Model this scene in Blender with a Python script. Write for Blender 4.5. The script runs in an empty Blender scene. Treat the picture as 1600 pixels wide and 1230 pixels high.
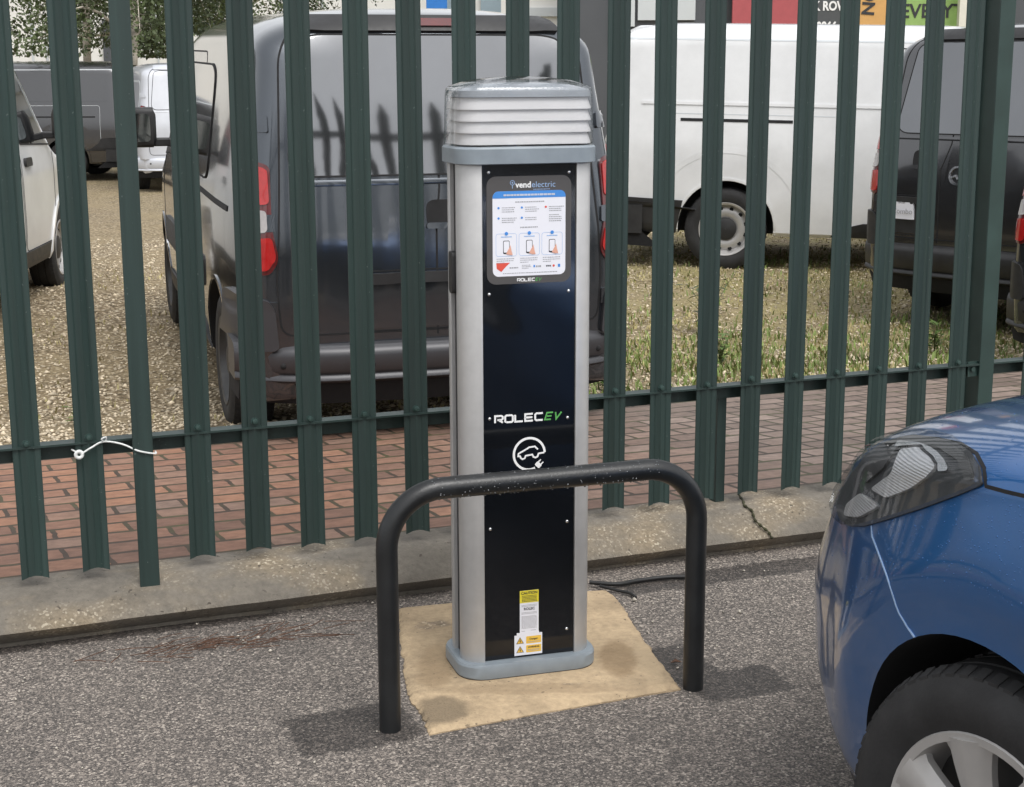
import bpy, bmesh, math, random
import numpy as np
from mathutils import Vector, Matrix, noise
from mathutils.bvhtree import BVHTree
from mathutils.geometry import delaunay_2d_cdt
R = math.radians
random.seed(7); rng = np.random.default_rng(7)
S = bpy.context.scene; C = S.collection

# ------------------------------------------------------------------ camera
F_PX, PITCH, ROLL, EYE = 2421.0, .2069, -.0031, 1.46
cd = bpy.data.cameras.new('camera'); cam = bpy.data.objects.new('camera', cd); C.objects.link(cam)
cd.sensor_fit = 'HORIZONTAL'; cd.sensor_width = 36; cd.lens = 36 * F_PX / 1600
cd.clip_start = .05; cd.clip_end = 2000
cam.matrix_world = Matrix.Translation((0, 0, EYE)) @ Matrix.Rotation(R(90) - PITCH, 4, 'X') @ Matrix.Rotation(ROLL, 4, 'Z')
S.camera = cam
# ------------------------------------------------------------------ sky and sun (overcast)
SUN_EL, SUN_AZ = R(58), R(150)          # azimuth clockwise from +Y
w = bpy.data.worlds.new('World'); S.world = w; w.use_nodes = True
nt = w.node_tree; nt.nodes.clear()
sky = nt.nodes.new('ShaderNodeTexSky'); sky.sky_type = 'NISHITA'; sky.sun_disc = False
sky.sun_elevation = SUN_EL; sky.sun_rotation = SUN_AZ; sky.air_density = 1.6; sky.dust_density = 6; sky.ozone_density = 1
hs = nt.nodes.new('ShaderNodeHueSaturation'); hs.inputs['Saturation'].default_value = .16; hs.inputs['Value'].default_value = 1.0
bg = nt.nodes.new('ShaderNodeBackground'); bg.inputs['Strength'].default_value = .125
ow = nt.nodes.new('ShaderNodeOutputWorld')
nt.links.new(sky.outputs[0], hs.inputs['Color']); cl_mix = nt.nodes.new('ShaderNodeMix'); cl_mix.data_type = 'RGBA'; cl_mix.inputs[0].default_value = .5; cl_mix.inputs[7].default_value = (5.6, 5.75, 6.0, 1)   # even cloud sheet
nt.links.new(hs.outputs[0], cl_mix.inputs[6]); nt.links.new(cl_mix.outputs[2], bg.inputs[0]); nt.links.new(bg.outputs[0], ow.inputs[0])
sd = bpy.data.lights.new('sun', 'SUN'); sun = bpy.data.objects.new('sun', sd); C.objects.link(sun)
sd.energy = .8; sd.angle = R(30); sd.color = (1, .975, .94)
sdir = Vector((math.sin(SUN_AZ) * math.cos(SUN_EL), math.cos(SUN_AZ) * math.cos(SUN_EL), math.sin(SUN_EL)))
sun.rotation_euler = sdir.to_track_quat('Z', 'Y').to_euler()
S.view_settings.view_transform = 'Standard'; S.view_settings.look = 'None'
S.view_settings.exposure = .76; S.view_settings.gamma = 1

# ------------------------------------------------------------------ materials
def mat(name):
    m = bpy.data.materials.new(name); m.use_nodes = True
    return m, m.node_tree, m.node_tree.nodes['Principled BSDF']
def N(t, kind, **kw):
    n = t.nodes.new('ShaderNode' + kind)
    for k, v in kw.items():
        if k in n.inputs: n.inputs[k].default_value = v
        else: setattr(n, k, v)
    return n
def L(t, a, b): t.links.new(a, b)
def ramp(t, fac, stops):
    r = t.nodes.new('ShaderNodeValToRGB')
    while len(r.color_ramp.elements) < len(stops): r.color_ramp.elements.new(.5)
    for e, (p, c) in zip(r.color_ramp.elements, stops):
        e.position = p; e.color = (*c, 1) if len(c) == 3 else c
    L(t, fac, r.inputs[0]); return r.outputs[0]
def mix(t, fac, a, b, mode='MIX'):
    n = t.nodes.new('ShaderNodeMix'); n.data_type = 'RGBA'; n.blend_type = mode
    for i, v in ((0, fac), (6, a), (7, b)):
        if hasattr(v, 'is_linked'): L(t, v, n.inputs[i])
        else: n.inputs[i].default_value = v if i == 0 else (*v, 1)
    return n.outputs[2]
def coords(t, scale=None):
    c = N(t, 'TexCoord').outputs['Object']
    if scale:
        mp = N(t, 'Mapping'); mp.inputs['Scale'].default_value = scale; L(t, c, mp.inputs[0]); c = mp.outputs[0]
    return c
def tex_noise(t, c, scale, detail=4, rough=.55):
    n = N(t, 'TexNoise', Scale=scale, Detail=detail, Roughness=rough); L(t, c, n.inputs['Vector']); return n.outputs[0]
def bump(t, p, h, strength, dist):
    b = N(t, 'Bump', Strength=strength, Distance=dist); L(t, h, b.inputs['Height']); L(t, b.outputs[0], p.inputs['Normal'])
def plain(name, col, rough=.5, metal=0, var=.12, vscale=9, bstr=0, bscale=300, coat=0, spec=.5, rvar=.12):
    m, t, p = mat(name); c = coords(t)
    n = tex_noise(t, c, vscale, 5)
    dark = tuple(x * (1 - var) for x in col); lite = tuple(min(1, x * (1 + var)) for x in col)
    L(t, ramp(t, n, [(.3, dark), (.7, lite)]), p.inputs['Base Color'])
    n2 = tex_noise(t, c, vscale * 3, 3)
    mr = N(t, 'MapRange'); mr.inputs[3].default_value = max(.02, rough - rvar); mr.inputs[4].default_value = min(1, rough + rvar)
    L(t, n2, mr.inputs[0]); L(t, mr.outputs[0], p.inputs['Roughness'])
    p.inputs['Metallic'].default_value = metal; p.inputs['Coat Weight'].default_value = coat; p.inputs['Coat Roughness'].default_value = .04
    p.inputs['Specular IOR Level'].default_value = spec
    if bstr: bump(t, p, tex_noise(t, c, bscale, 2), bstr, .002)
    return m
def paint(name, col, metal=.0, rough=.35, coat=1.0, flake=0, wet=.25, crough=.03):
    m, t, p = mat(name); c = coords(t)
    dirt = tex_noise(t, c, 3.5, 6, .65)
    col2 = tuple(x * .85 + .012 for x in col)
    base = ramp(t, dirt, [(.35, col), (.75, col2)])
    if flake:
        v = N(t, 'TexVoronoi', Scale=1500.0); L(t, c, v.inputs['Vector'])
        base = mix(t, flake, base, v.outputs['Color'], 'OVERLAY')
    L(t, base, p.inputs['Base Color'])
    p.inputs['Metallic'].default_value = metal; p.inputs['Roughness'].default_value = rough
    p.inputs['Coat Weight'].default_value = coat
    rr = N(t, 'MapRange'); rr.inputs[3].default_value = crough; rr.inputs[4].default_value = crough + .07; L(t, dirt, rr.inputs[0]); L(t, rr.outputs[0], p.inputs['Coat Roughness'])
    if wet:   # fine rain beads
        v = N(t, 'TexVoronoi', Scale=95.0, Randomness=1.0); L(t, c, v.inputs['Vector'])
        sel = N(t, 'SeparateColor'); L(t, v.outputs['Color'], sel.inputs[0])
        thr = N(t, 'Math', operation='MULTIPLY'); L(t, sel.outputs[0], thr.inputs[0]); thr.inputs[1].default_value = .34
        sub = N(t, 'Math', operation='SUBTRACT', use_clamp=True); L(t, thr.outputs[0], sub.inputs[0]); L(t, v.outputs['Distance'], sub.inputs[1])
        b = N(t, 'Bump', Strength=wet, Distance=.004); L(t, sub.outputs[0], b.inputs['Height'])
        L(t, b.outputs[0], p.inputs['Coat Normal']); L(t, b.outputs[0], p.inputs['Normal'])
    return m
def emboss_glass(name, col, rough=.03):
    return plain(name, col, rough, 0, .1, 4, coat=1, rvar=.02)

# asphalt: dark binder, grey / tan aggregate, damp patches, fine grit
def make_asphalt():
    m, t, p = mat('asphalt'); c = coords(t)
    v = N(t, 'TexVoronoi', Scale=205.0); L(t, c, v.inputs['Vector'])
    sc = N(t, 'SeparateColor'); L(t, v.outputs['Color'], sc.inputs[0])
    agg = ramp(t, sc.outputs[0], [(0, (.032, .030, .029)), (.35, (.068, .062, .057)), (.62, (.15, .135, .121)), (.86, (.30, .265, .235)), (1, (.58, .53, .47))])
    v2 = N(t, 'TexVoronoi', Scale=330.0); L(t, c, v2.inputs['Vector'])
    s2 = N(t, 'SeparateColor'); L(t, v2.outputs['Color'], s2.inputs[0])
    agg2 = ramp(t, s2.outputs[1], [(0, (.036, .034, .033)), (.6, (.105, .096, .09)), (1, (.32, .285, .255))])
    col = mix(t, .42, agg, agg2)
    big = tex_noise(t, c, 1.6, 6, .6)
    col = mix(t, 1.0, col, ramp(t, big, [(.3, (.92, .89, .87)), (.7, (1.36, 1.31, 1.26))]), 'MULTIPLY')
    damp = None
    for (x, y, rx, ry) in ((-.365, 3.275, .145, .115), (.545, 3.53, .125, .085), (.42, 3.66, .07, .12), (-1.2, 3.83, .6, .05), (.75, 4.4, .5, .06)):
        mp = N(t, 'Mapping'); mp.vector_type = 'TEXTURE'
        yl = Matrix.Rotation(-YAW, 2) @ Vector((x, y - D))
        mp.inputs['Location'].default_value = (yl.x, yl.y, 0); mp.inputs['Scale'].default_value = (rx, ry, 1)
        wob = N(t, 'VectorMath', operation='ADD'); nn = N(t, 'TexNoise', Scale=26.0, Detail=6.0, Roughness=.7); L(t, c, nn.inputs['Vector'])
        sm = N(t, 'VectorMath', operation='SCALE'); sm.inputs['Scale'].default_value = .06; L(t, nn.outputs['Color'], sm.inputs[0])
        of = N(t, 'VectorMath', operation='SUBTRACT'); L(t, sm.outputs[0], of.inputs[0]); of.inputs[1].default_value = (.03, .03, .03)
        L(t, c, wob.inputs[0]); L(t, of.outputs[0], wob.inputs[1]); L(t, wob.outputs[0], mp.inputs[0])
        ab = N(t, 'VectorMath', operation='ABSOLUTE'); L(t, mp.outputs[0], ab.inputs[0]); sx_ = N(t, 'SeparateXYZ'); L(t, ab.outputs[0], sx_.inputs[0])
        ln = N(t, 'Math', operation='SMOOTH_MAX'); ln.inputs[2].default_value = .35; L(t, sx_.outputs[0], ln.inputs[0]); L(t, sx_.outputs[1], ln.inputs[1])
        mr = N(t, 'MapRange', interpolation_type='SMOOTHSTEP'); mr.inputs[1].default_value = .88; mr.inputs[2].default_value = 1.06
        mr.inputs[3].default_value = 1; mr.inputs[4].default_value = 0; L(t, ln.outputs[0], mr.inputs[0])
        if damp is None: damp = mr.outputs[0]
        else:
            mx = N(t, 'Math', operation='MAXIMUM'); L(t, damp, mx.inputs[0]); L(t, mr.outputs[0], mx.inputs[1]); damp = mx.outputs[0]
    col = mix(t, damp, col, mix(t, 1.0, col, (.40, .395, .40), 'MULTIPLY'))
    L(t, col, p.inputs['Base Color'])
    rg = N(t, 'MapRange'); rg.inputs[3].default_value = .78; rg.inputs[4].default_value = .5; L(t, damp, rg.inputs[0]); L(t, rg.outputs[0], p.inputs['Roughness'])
    h = N(t, 'Math', operation='ADD'); L(t, v.outputs['Distance'], h.inputs[0]); L(t, v2.outputs['Distance'], h.inputs[1])
    bump(t, p, h.outputs[0], .6, .004)
    return m
def make_concrete(name, base, patch, stone, patch_lo=.5, patch_hi=.62, scale=5):
    m, t, p = mat(name); c = coords(t)
    n = tex_noise(t, c, scale, 7, .62); n2 = tex_noise(t, c, 60, 4, .6)
    col = ramp(t, n, [(.25, tuple(x * .58 for x in base)), (.5, base), (.75, tuple(x * 1.3 for x in base))])
    v = N(t, 'TexVoronoi', Scale=170.0); L(t, c, v.inputs['Vector'])
    sc = N(t, 'SeparateColor'); L(t, v.outputs['Color'], sc.inputs[0])
    agg = ramp(t, sc.outputs[0], [(0, tuple(x * .7 for x in patch)), (.85, patch), (.97, stone), (1, stone)])
    pm = tex_noise(t, coords(t, (1, 1.6, 1)), scale * .9, 3, .5)
    pf = ramp(t, pm, [(patch_lo, (0, 0, 0)), (patch_hi, (1, 1, 1))])
    col = mix(t, pf, col, agg)
    col = mix(t, .35, col, ramp(t, n2, [(.3, (.3, .3, .3)), (.7, (.75, .75, .75))]), 'OVERLAY')
    sp = tex_noise(t, c, 75, 2, .4); sp2 = tex_noise(t, c, 9, 3, .6)
    sm_ = N(t, 'Math', operation='MULTIPLY'); L(t, ramp(t, sp, [(.66, (0, 0, 0)), (.70, (1, 1, 1))]), sm_.inputs[0]); L(t, ramp(t, sp2, [(.45, (0, 0, 0)), (.6, (.8, .8, .8))]), sm_.inputs[1])
    col = mix(t, sm_.outputs[0], col, (.045, .035, .028))
    L(t, col, p.inputs['Base Color']); p.inputs['Roughness'].default_value = .85
    h = N(t, 'Math', operation='ADD'); L(t, n2, h.inputs[0]); L(t, v.outputs['Distance'], h.inputs[1])
    bump(t, p, h.outputs[0], .35, .004)
    return m
def make_brick():
    m, t, p = mat('block_paving'); c = coords(t)
    wob = N(t, 'VectorMath', operation='ADD'); nn = N(t, 'TexNoise', Scale=9.0, Detail=3.0); L(t, c, nn.inputs['Vector'])
    sm = N(t, 'VectorMath', operation='SCALE'); sm.inputs['Scale'].default_value = .02; L(t, nn.outputs['Color'], sm.inputs[0])
    L(t, c, wob.inputs[0]); L(t, sm.outputs[0], wob.inputs[1])
    mpb = N(t, 'Mapping'); mpb.inputs['Scale'].default_value = (1, .6, 1); L(t, wob.outputs[0], mpb.inputs[0])
    b = N(t, 'TexBrick', Scale=1.0); b.inputs['Mortar Size'].default_value = .0085; b.inputs['Mortar Smooth'].default_value = .15
    b.inputs['Brick Width'].default_value = .225; b.inputs['Row Height'].default_value = .095; b.offset = .5
    b.inputs['Color1'].default_value = (0, 0, 0, 1); b.inputs['Color2'].default_value = (1, 1, 1, 1); b.inputs['Mortar'].default_value = (.5, .5, .5, 1)
    b.inputs['Bias'].default_value = 0
    L(t, mpb.outputs[0], b.inputs['Vector'])
    sx = N(t, 'SeparateXYZ'); L(t, c, sx.inputs[0])
    mr = N(t, 'MapRange'); mr.inputs[1].default_value = -.4; mr.inputs[2].default_value = 1.6; L(t, sx.outputs[0], mr.inputs[0])
    red = ramp(t, b.outputs['Color'], [(0, (.20, .112, .080)), (.35, (.27, .145, .098)), (.75, (.36, .185, .112)), (1, (.24, .165, .13))])
    gry = ramp(t, b.outputs['Color'], [(0, (.18, .135, .112)), (.5, (.24, .182, .152)), (1, (.31, .24, .205))])
    col = mix(t, mr.outputs[0], red, gry)
    n = tex_noise(t, c, 22, 6, .6)
    col = mix(t, 1.0, col, ramp(t, n, [(.25, (.62, .6, .58)), (.7, (1.12, 1.1, 1.08))]), 'MULTIPLY')
    moss = ramp(t, tex_noise(t, c, 5, 4), [(.45, (.040, .030, .021)), (.7, (.06, .066, .024))])
    mj = N(t, 'Math', operation='MULTIPLY'); L(t, b.outputs['Fac'], mj.inputs[0]); mj.inputs[1].default_value = .92
    col = mix(t, mj.outputs[0], col, moss)
    L(t, col, p.inputs['Base Color']); p.inputs['Roughness'].default_value = .72
    inv = N(t, 'Math', operation='MULTIPLY_ADD'); L(t, b.outputs['Fac'], inv.inputs[0]); inv.inputs[1].default_value = -1; L(t, n, inv.inputs[2])
    bump(t, p, inv.outputs[0], .6, .006)
    return m
def make_lot():
    m, t, p = mat('gravel'); c = coords(t)
    v = N(t, 'TexVoronoi', Scale=36.0); L(t, c, v.inputs['Vector'])
    sc = N(t, 'SeparateColor'); L(t, v.outputs['Color'], sc.inputs[0])
    st = ramp(t, sc.outputs[0], [(0, (.2, .16, .1)), (.4, (.39, .315, .205)), (.8, (.52, .43, .3)), (1, (.64, .56, .43))])
    gap = ramp(t, v.outputs['Distance'], [(.25, (1, 1, 1)), (.55, (.38, .34, .28))])
    col = mix(t, 1.0, st, gap, 'MULTIPLY')
    soil = ramp(t, tex_noise(t, c, 30, 5), [(.3, (.19, .145, .08)), (.7, (.37, .29, .165))])
    g = tex_noise(t, c, .8, 6, .65)
    col = mix(t, ramp(t, g, [(.42, (0, 0, 0)), (.62, (.6, .6, .6))]), col, soil)
    sx = N(t, 'SeparateXYZ'); L(t, c, sx.inputs[0])
    gm = N(t, 'MapRange'); gm.inputs[1].default_value = .8; gm.inputs[2].default_value = 4.5; L(t, sx.outputs[0], gm.inputs[0])
    gn = N(t, 'Math', operation='MULTIPLY'); L(t, gm.outputs[0], gn.inputs[0]); L(t, ramp(t, tex_noise(t, c, 2.2, 6, .7), [(.35, (0, 0, 0)), (.6, (.9, .9, .9))]), gn.inputs[1])
    col = mix(t, gn.outputs[0], col, ramp(t, tex_noise(t, c, 40, 5), [(.3, (.19, .17, .065)), (.7, (.34, .29, .13))]))
    L(t, col, p.inputs['Base Color']); p.inputs['Roughness'].default_value = .9
    bump(t, p, v.outputs['Distance'], .8, .02)
    return m

D, YAW = 4.4112, .378
M = {}
M['asphalt'] = make_asphalt(); M['brick'] = make_brick(); M['lot'] = make_lot()
M['kerb'] = make_concrete('kerb_concrete', (.142, .126, .104), (.25, .20, .135), (.47, .41, .31), .50, .72, 4)
M['pad'] = make_concrete('pad_concrete', (.40, .30, .188), (.27, .205, .138), (.6, .5, .38), .66, .7, 4)
def stain(m, x, y, rx, ry, col, amt, wob=.05):
    t = m.node_tree; p = t.nodes['Principled BSDF']; c = coords(t); src = p.inputs['Base Color'].links[0].from_socket
    nn = N(t, 'TexNoise', Scale=22.0, Detail=5.0); L(t, c, nn.inputs['Vector']); sm = N(t, 'VectorMath', operation='SCALE'); sm.inputs['Scale'].default_value = wob; L(t, nn.outputs['Color'], sm.inputs[0])
    of = N(t, 'VectorMath', operation='SUBTRACT'); L(t, sm.outputs[0], of.inputs[0]); of.inputs[1].default_value = (wob / 2,) * 3
    ad = N(t, 'VectorMath', operation='ADD'); L(t, c, ad.inputs[0]); L(t, of.outputs[0], ad.inputs[1])
    mp = N(t, 'Mapping'); mp.vector_type = 'TEXTURE'; mp.inputs['Location'].default_value = (x, y, 0); mp.inputs['Scale'].default_value = (rx, ry, 1); L(t, ad.outputs[0], mp.inputs[0])
    ln = N(t, 'VectorMath', operation='LENGTH'); L(t, mp.outputs[0], ln.inputs[0]); mr = N(t, 'MapRange', interpolation_type='SMOOTHSTEP')
    mr.inputs[1].default_value = .7; mr.inputs[2].default_value = 1.15; mr.inputs[3].default_value = amt; mr.inputs[4].default_value = 0; L(t, ln.outputs['Value'], mr.inputs[0])
    L(t, mix(t, mr.outputs[0], src, col), p.inputs['Base Color'])
stain(M['pad'], -.165, 3.345, .065, .085, (.15, .115, .075), .75); stain(M['pad'], .262, 3.66, .05, .13, (.20, .13, .065), .6); stain(M['pad'], -.19, 3.62, .05, .16, (.26, .18, .10), .5)
stain(M['pad'], .05, 3.47, .22, .035, (.24, .17, .10), .4); stain(M['pad'], .34, 3.60, .03, .2, (.46, .35, .22), .5)
M['green'] = plain('green_powder_coat', (.027, .054, .048), .42, 0, .22, 14, .08, 260, spec=.5)
def make_green(name, col):
    m, t, p = mat(name); c = coords(t); cs = coords(t, (55, 55, 1.6))
    a = tex_noise(t, cs, 1.0, 6, .6); b = tex_noise(t, c, 7, 5, .6)
    base = ramp(t, a, [(.28, tuple(x * .72 for x in col)), (.6, col), (.85, tuple(x * 1.35 + .004 for x in col))])
    base = mix(t, ramp(t, b, [(.5, (0, 0, 0)), (.75, (.35, .35, .35))]), base, tuple(x * .6 + .006 for x in col))
    oi = N(t, 'ObjectInfo'); mr = N(t, 'MapRange'); mr.inputs[3].default_value = .86; mr.inputs[4].default_value = 1.12; L(t, oi.outputs['Random'], mr.inputs[0])
    base = mix(t, 1.0, base, mr.outputs[0], 'MULTIPLY')
    sp = tex_noise(t, c, 130, 2, .4); base = mix(t, ramp(t, sp, [(.74, (0, 0, 0)), (.77, (.7, .7, .7))]), base, (.11, .14, .13))
    L(t, base, p.inputs['Base Color']); r = N(t, 'MapRange'); r.inputs[3].default_value = .36; r.inputs[4].default_value = .66; L(t, a, r.inputs[0]); L(t, r.outputs[0], p.inputs['Roughness'])
    bump(t, p, tex_noise(t, c, 220, 2), .07, .002); return m
M['green'] = make_green('green_powder_coat', (.023, .044, .0395))
M['greenlt'] = plain('green_post_coat', (.026, .051, .045), .42, 0, .2, 6, .05, 260)
M['alu'] = plain('satin_aluminium', (.50, .495, .49), .38, .35, .05, 30, rvar=.06)
M['greypl'] = plain('grey_plastic', (.23, .265, .295), .38, 0, .1, 18, .05, 400, rvar=.1)
M['slot'] = plain('dark_slot', (.02, .02, .022), .5)
M['black_gloss'] = plain('gloss_black_acrylic', (.006, .007, .009), .07, 0, .2, 6, coat=.0, rvar=.04)
M['white_pl'] = plain('white_plastic', (.61, .60, .60), .35, 0, .03, 10)
M['chrome'] = plain('chrome', (.75, .75, .76), .18, 1, .05, 20)
M['steel_screw'] = plain('bright_screw', (.7, .7, .7), .25, 1, .05, 20)
M['ink_white'] = plain('white_vinyl', (.82, .82, .82), .45, 0, .03)
M['ink_green'] = plain('green_vinyl', (.10, .36, .09), .45, 0, .05)
M['ink_black'] = plain('black_ink', (.03, .03, .035), .5)
M['ink_grey'] = plain('grey_ink', (.36, .36, .38), .5)
M['ink_lgrey'] = plain('pale_ink', (.55, .57, .62), .5)
M['ink_blue'] = plain('blue_ink', (.06, .26, .68), .45)
M['ink_lblue'] = plain('light_blue_ink', (.32, .47, .72), .45)
M['ink_red'] = plain('red_ink', (.7, .09, .06), .45)
M['ink_skin'] = plain('pink_ink', (.72, .38, .28), .5)
M['paper'] = plain('white_paper', (.78, .78, .83), .4, 0, .02)
M['yellow'] = plain('yellow_label', (.78, .66, .05), .4, 0, .05)
M['amber'] = plain('amber_label', (.8, .5, .07), .4, 0, .05)
M['signgrey'] = plain('sign_grey', (.075, .07, .068), .5, 0, .05)
M['hoop'] = plain('black_coated_steel', (.012, .013, .014), .34, 0, .3, 16, .16, 180, rvar=.12)
M['cable'] = plain('black_rubber', (.012, .012, .012), .55)
M['tyre'] = plain('tyre_rubber', (.018, .018, .019), .72, 0, .35, 14, .25, 160)
M['blackpl'] = plain('black_plastic', (.02, .02, .021), .5, 0, .25, 12, .12, 350)
M['well'] = plain('wheel_well', (.006, .006, .007), .9)
M['glass'] = emboss_glass('dark_glass', (.015, .017, .019))
M['glassgrey'] = emboss_glass('grey_glass', (.10, .105, .115), .05)
M['redlens'] = plain('red_lens', (.42, .012, .012), .12, 0, .15, 30, coat=1, rvar=.04)
M['darkred'] = plain('dark_red_lens', (.10, .008, .009), .15, 0, .1, 30, coat=1, rvar=.04)
M['clearlens'] = plain('white_lens', (.38, .36, .355), .15, 0, .1, 60, coat=1, rvar=.05)
M['rim'] = plain('silver_wheel_paint', (.46, .45, .44), .38, .4, .08, 12)
M['rimdark'] = plain('dark_wheel_paint', (.06, .06, .06), .45, .2, .2, 12)
M['grey_van'] = paint('dark_grey_van_paint', (.080, .091, .106), .82, .16, 1, 0, .05)
M['van_window'] = paint('sky_bright_rear_window', (.185, .19, .20), .9, .055, 1, 0, .0, .02)  # lighter than the body paint to stand in for reflected sky
M['van_bumper'] = paint('grey_bumper_paint', (.06, .06, .066), .5, .5, .35, 0, .05, .25)
M['brown_van'] = paint('dark_brown_grey_paint', (.100, .100, .104), .85, .2, 1, 0, .05)
M['white_van'] = paint('white_van_paint', (.74, .745, .75), 0, .4, .8, 0, .05)
M['silver_van'] = paint('silver_blue_van_paint', (.56, .58, .63), .1, .4, .8, 0, 0)
M['blue_car'] = paint('blue_metallic_paint', (.012, .112, .34), .6, .28, 1, .06, .08)
M['mirror'] = plain('mirror_glass', (.42, .46, .46), .04, 1, .05, 4, rvar=.01)
M['seam'] = plain('panel_gap', (.008, .008, .009), .8)
M['seam_glint'] = plain('painted_gap_glint', (.35, .5, .72), .3)  # pale blue stands in for light catching the gap edge
M['bark'] = plain('birch_bark', (.42, .38, .32), .85, 0, .6, 6, .4, 40)
M['leaf'] = plain('birch_leaf', (.065, .088, .030), .6, 0, .55, 1.3)
M['leaf2'] = plain('dark_leaf', (.04, .058, .024), .6, 0, .5, 1.3)
M['weed'] = plain('weed_leaf', (.10, .17, .035), .6, 0, .4, 12)
M['stem'] = plain('plant_stem', (.1, .12, .04), .7)
M['grass'] = plain('grass_blades', (.37, .32, .15), .7, 0, .55, 2.2)
M['stone'] = plain('gravel_stones', (.55, .465, .34), .85, 0, .55, 14)
M['chip'] = plain('pale_chips', (.45, .41, .35), .85, 0, .5, 30)
M['twig'] = plain('dead_twigs', (.10, .05, .03), .85, 0, .5, 30)
M['rope'] = plain('white_cord', (.72, .73, .72), .6, 0, .1, 60)
M['clad'] = plain('white_cladding', (.74, .73, .70), .55, 0, .04, .6)
M['cladgrey'] = plain('pale_grey_cladding', (.55, .58, .6), .5, 0, .06, .6)
M['darkclad'] = plain('charcoal_cladding', (.075, .08, .09), .5, 0, .1, .7)
M['winblue'] = plain('blue_grey_window', (.30, .38, .43), .15, 0, .1, .8)
M['sgn_red'] = plain('red_sign', (.40, .085, .095), .45, 0, .05)  # this and the next two: distance haze mixed into the colour
M['sgn_orange'] = plain('orange_sign', (.62, .35, .12), .45, 0, .05)
M['sgn_green'] = plain('green_sign', (.27, .42, .13), .45, 0, .05)
M['sgn_dark'] = plain('dark_sign', (.07, .075, .08), .45, 0, .05)
M['sgn_blue'] = plain('blue_sign', (.03, .2, .62), .45, 0, .05)
M['cream'] = plain('cream_paint', (.68, .66, .58), .6, 0, .05)
M['ground'] = plain('far_ground', (.2, .18, .13), .9, 0, .3, .5)
def thin_fresnel(t, f0, k):
    lw = N(t, 'LayerWeight', Blend=.5); pw = N(t, 'Math', operation='POWER'); L(t, lw.outputs['Facing'], pw.inputs[0]); pw.inputs[1].default_value = 4
    ma = N(t, 'Math', operation='MULTIPLY_ADD', use_clamp=True); L(t, pw.outputs[0], ma.inputs[0]); ma.inputs[1].default_value = k; ma.inputs[2].default_value = f0
    return ma
def clear_plastic():
    m, t, p = mat('clear_cover'); t.nodes.remove(p)
    out = t.nodes['Material Output']
    tr = N(t, 'BsdfTransparent'); tr.inputs[0].default_value = (.97, .975, .98, 1)
    gl = N(t, 'BsdfGlossy'); gl.inputs['Roughness'].default_value = .05
    c = coords(t); b = N(t, 'Bump', Strength=.25, Distance=.002); L(t, tex_noise(t, c, 60, 3), b.inputs['Height']); L(t, b.outputs[0], gl.inputs['Normal'])
    mul = thin_fresnel(t, .07, .75)
    mx = N(t, 'MixShader'); L(t, mul.outputs[0], mx.inputs[0]); L(t, tr.outputs[0], mx.inputs[1]); L(t, gl.outputs[0], mx.inputs[2])
    L(t, mx.outputs[0], out.inputs[0]); return m
M['clear'] = clear_plastic()
def smoked():
    m, t, p = mat('headlight_cover'); t.nodes.remove(p)
    out = t.nodes['Material Output']
    tr = N(t, 'BsdfTransparent'); tr.inputs[0].default_value = (.86, .87, .88, 1)
    gl = N(t, 'BsdfGlossy'); gl.inputs['Roughness'].default_value = .04
    fr = thin_fresnel(t, .05, .35)
    mx = N(t, 'MixShader'); L(t, fr.outputs[0], mx.inputs[0]); L(t, tr.outputs[0], mx.inputs[1]); L(t, gl.outputs[0], mx.inputs[2])
    L(t, mx.outputs[0], out.inputs[0]); return m
def make_reflector():
    m, t, p = mat('lamp_reflector'); p.inputs['Base Color'].default_value = (.82, .82, .83, 1); p.inputs['Metallic'].default_value = .75; p.inputs['Roughness'].default_value = .3
    c = coords(t); wv = N(t, 'TexWave', Scale=70.0, Distortion=.4); wv.bands_direction = 'Z'; L(t, c, wv.inputs['Vector']); bump(t, p, wv.outputs['Fac'], .28, .003); return m
M['reflector'] = make_reflector()
M['lampcover'] = smoked()

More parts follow.
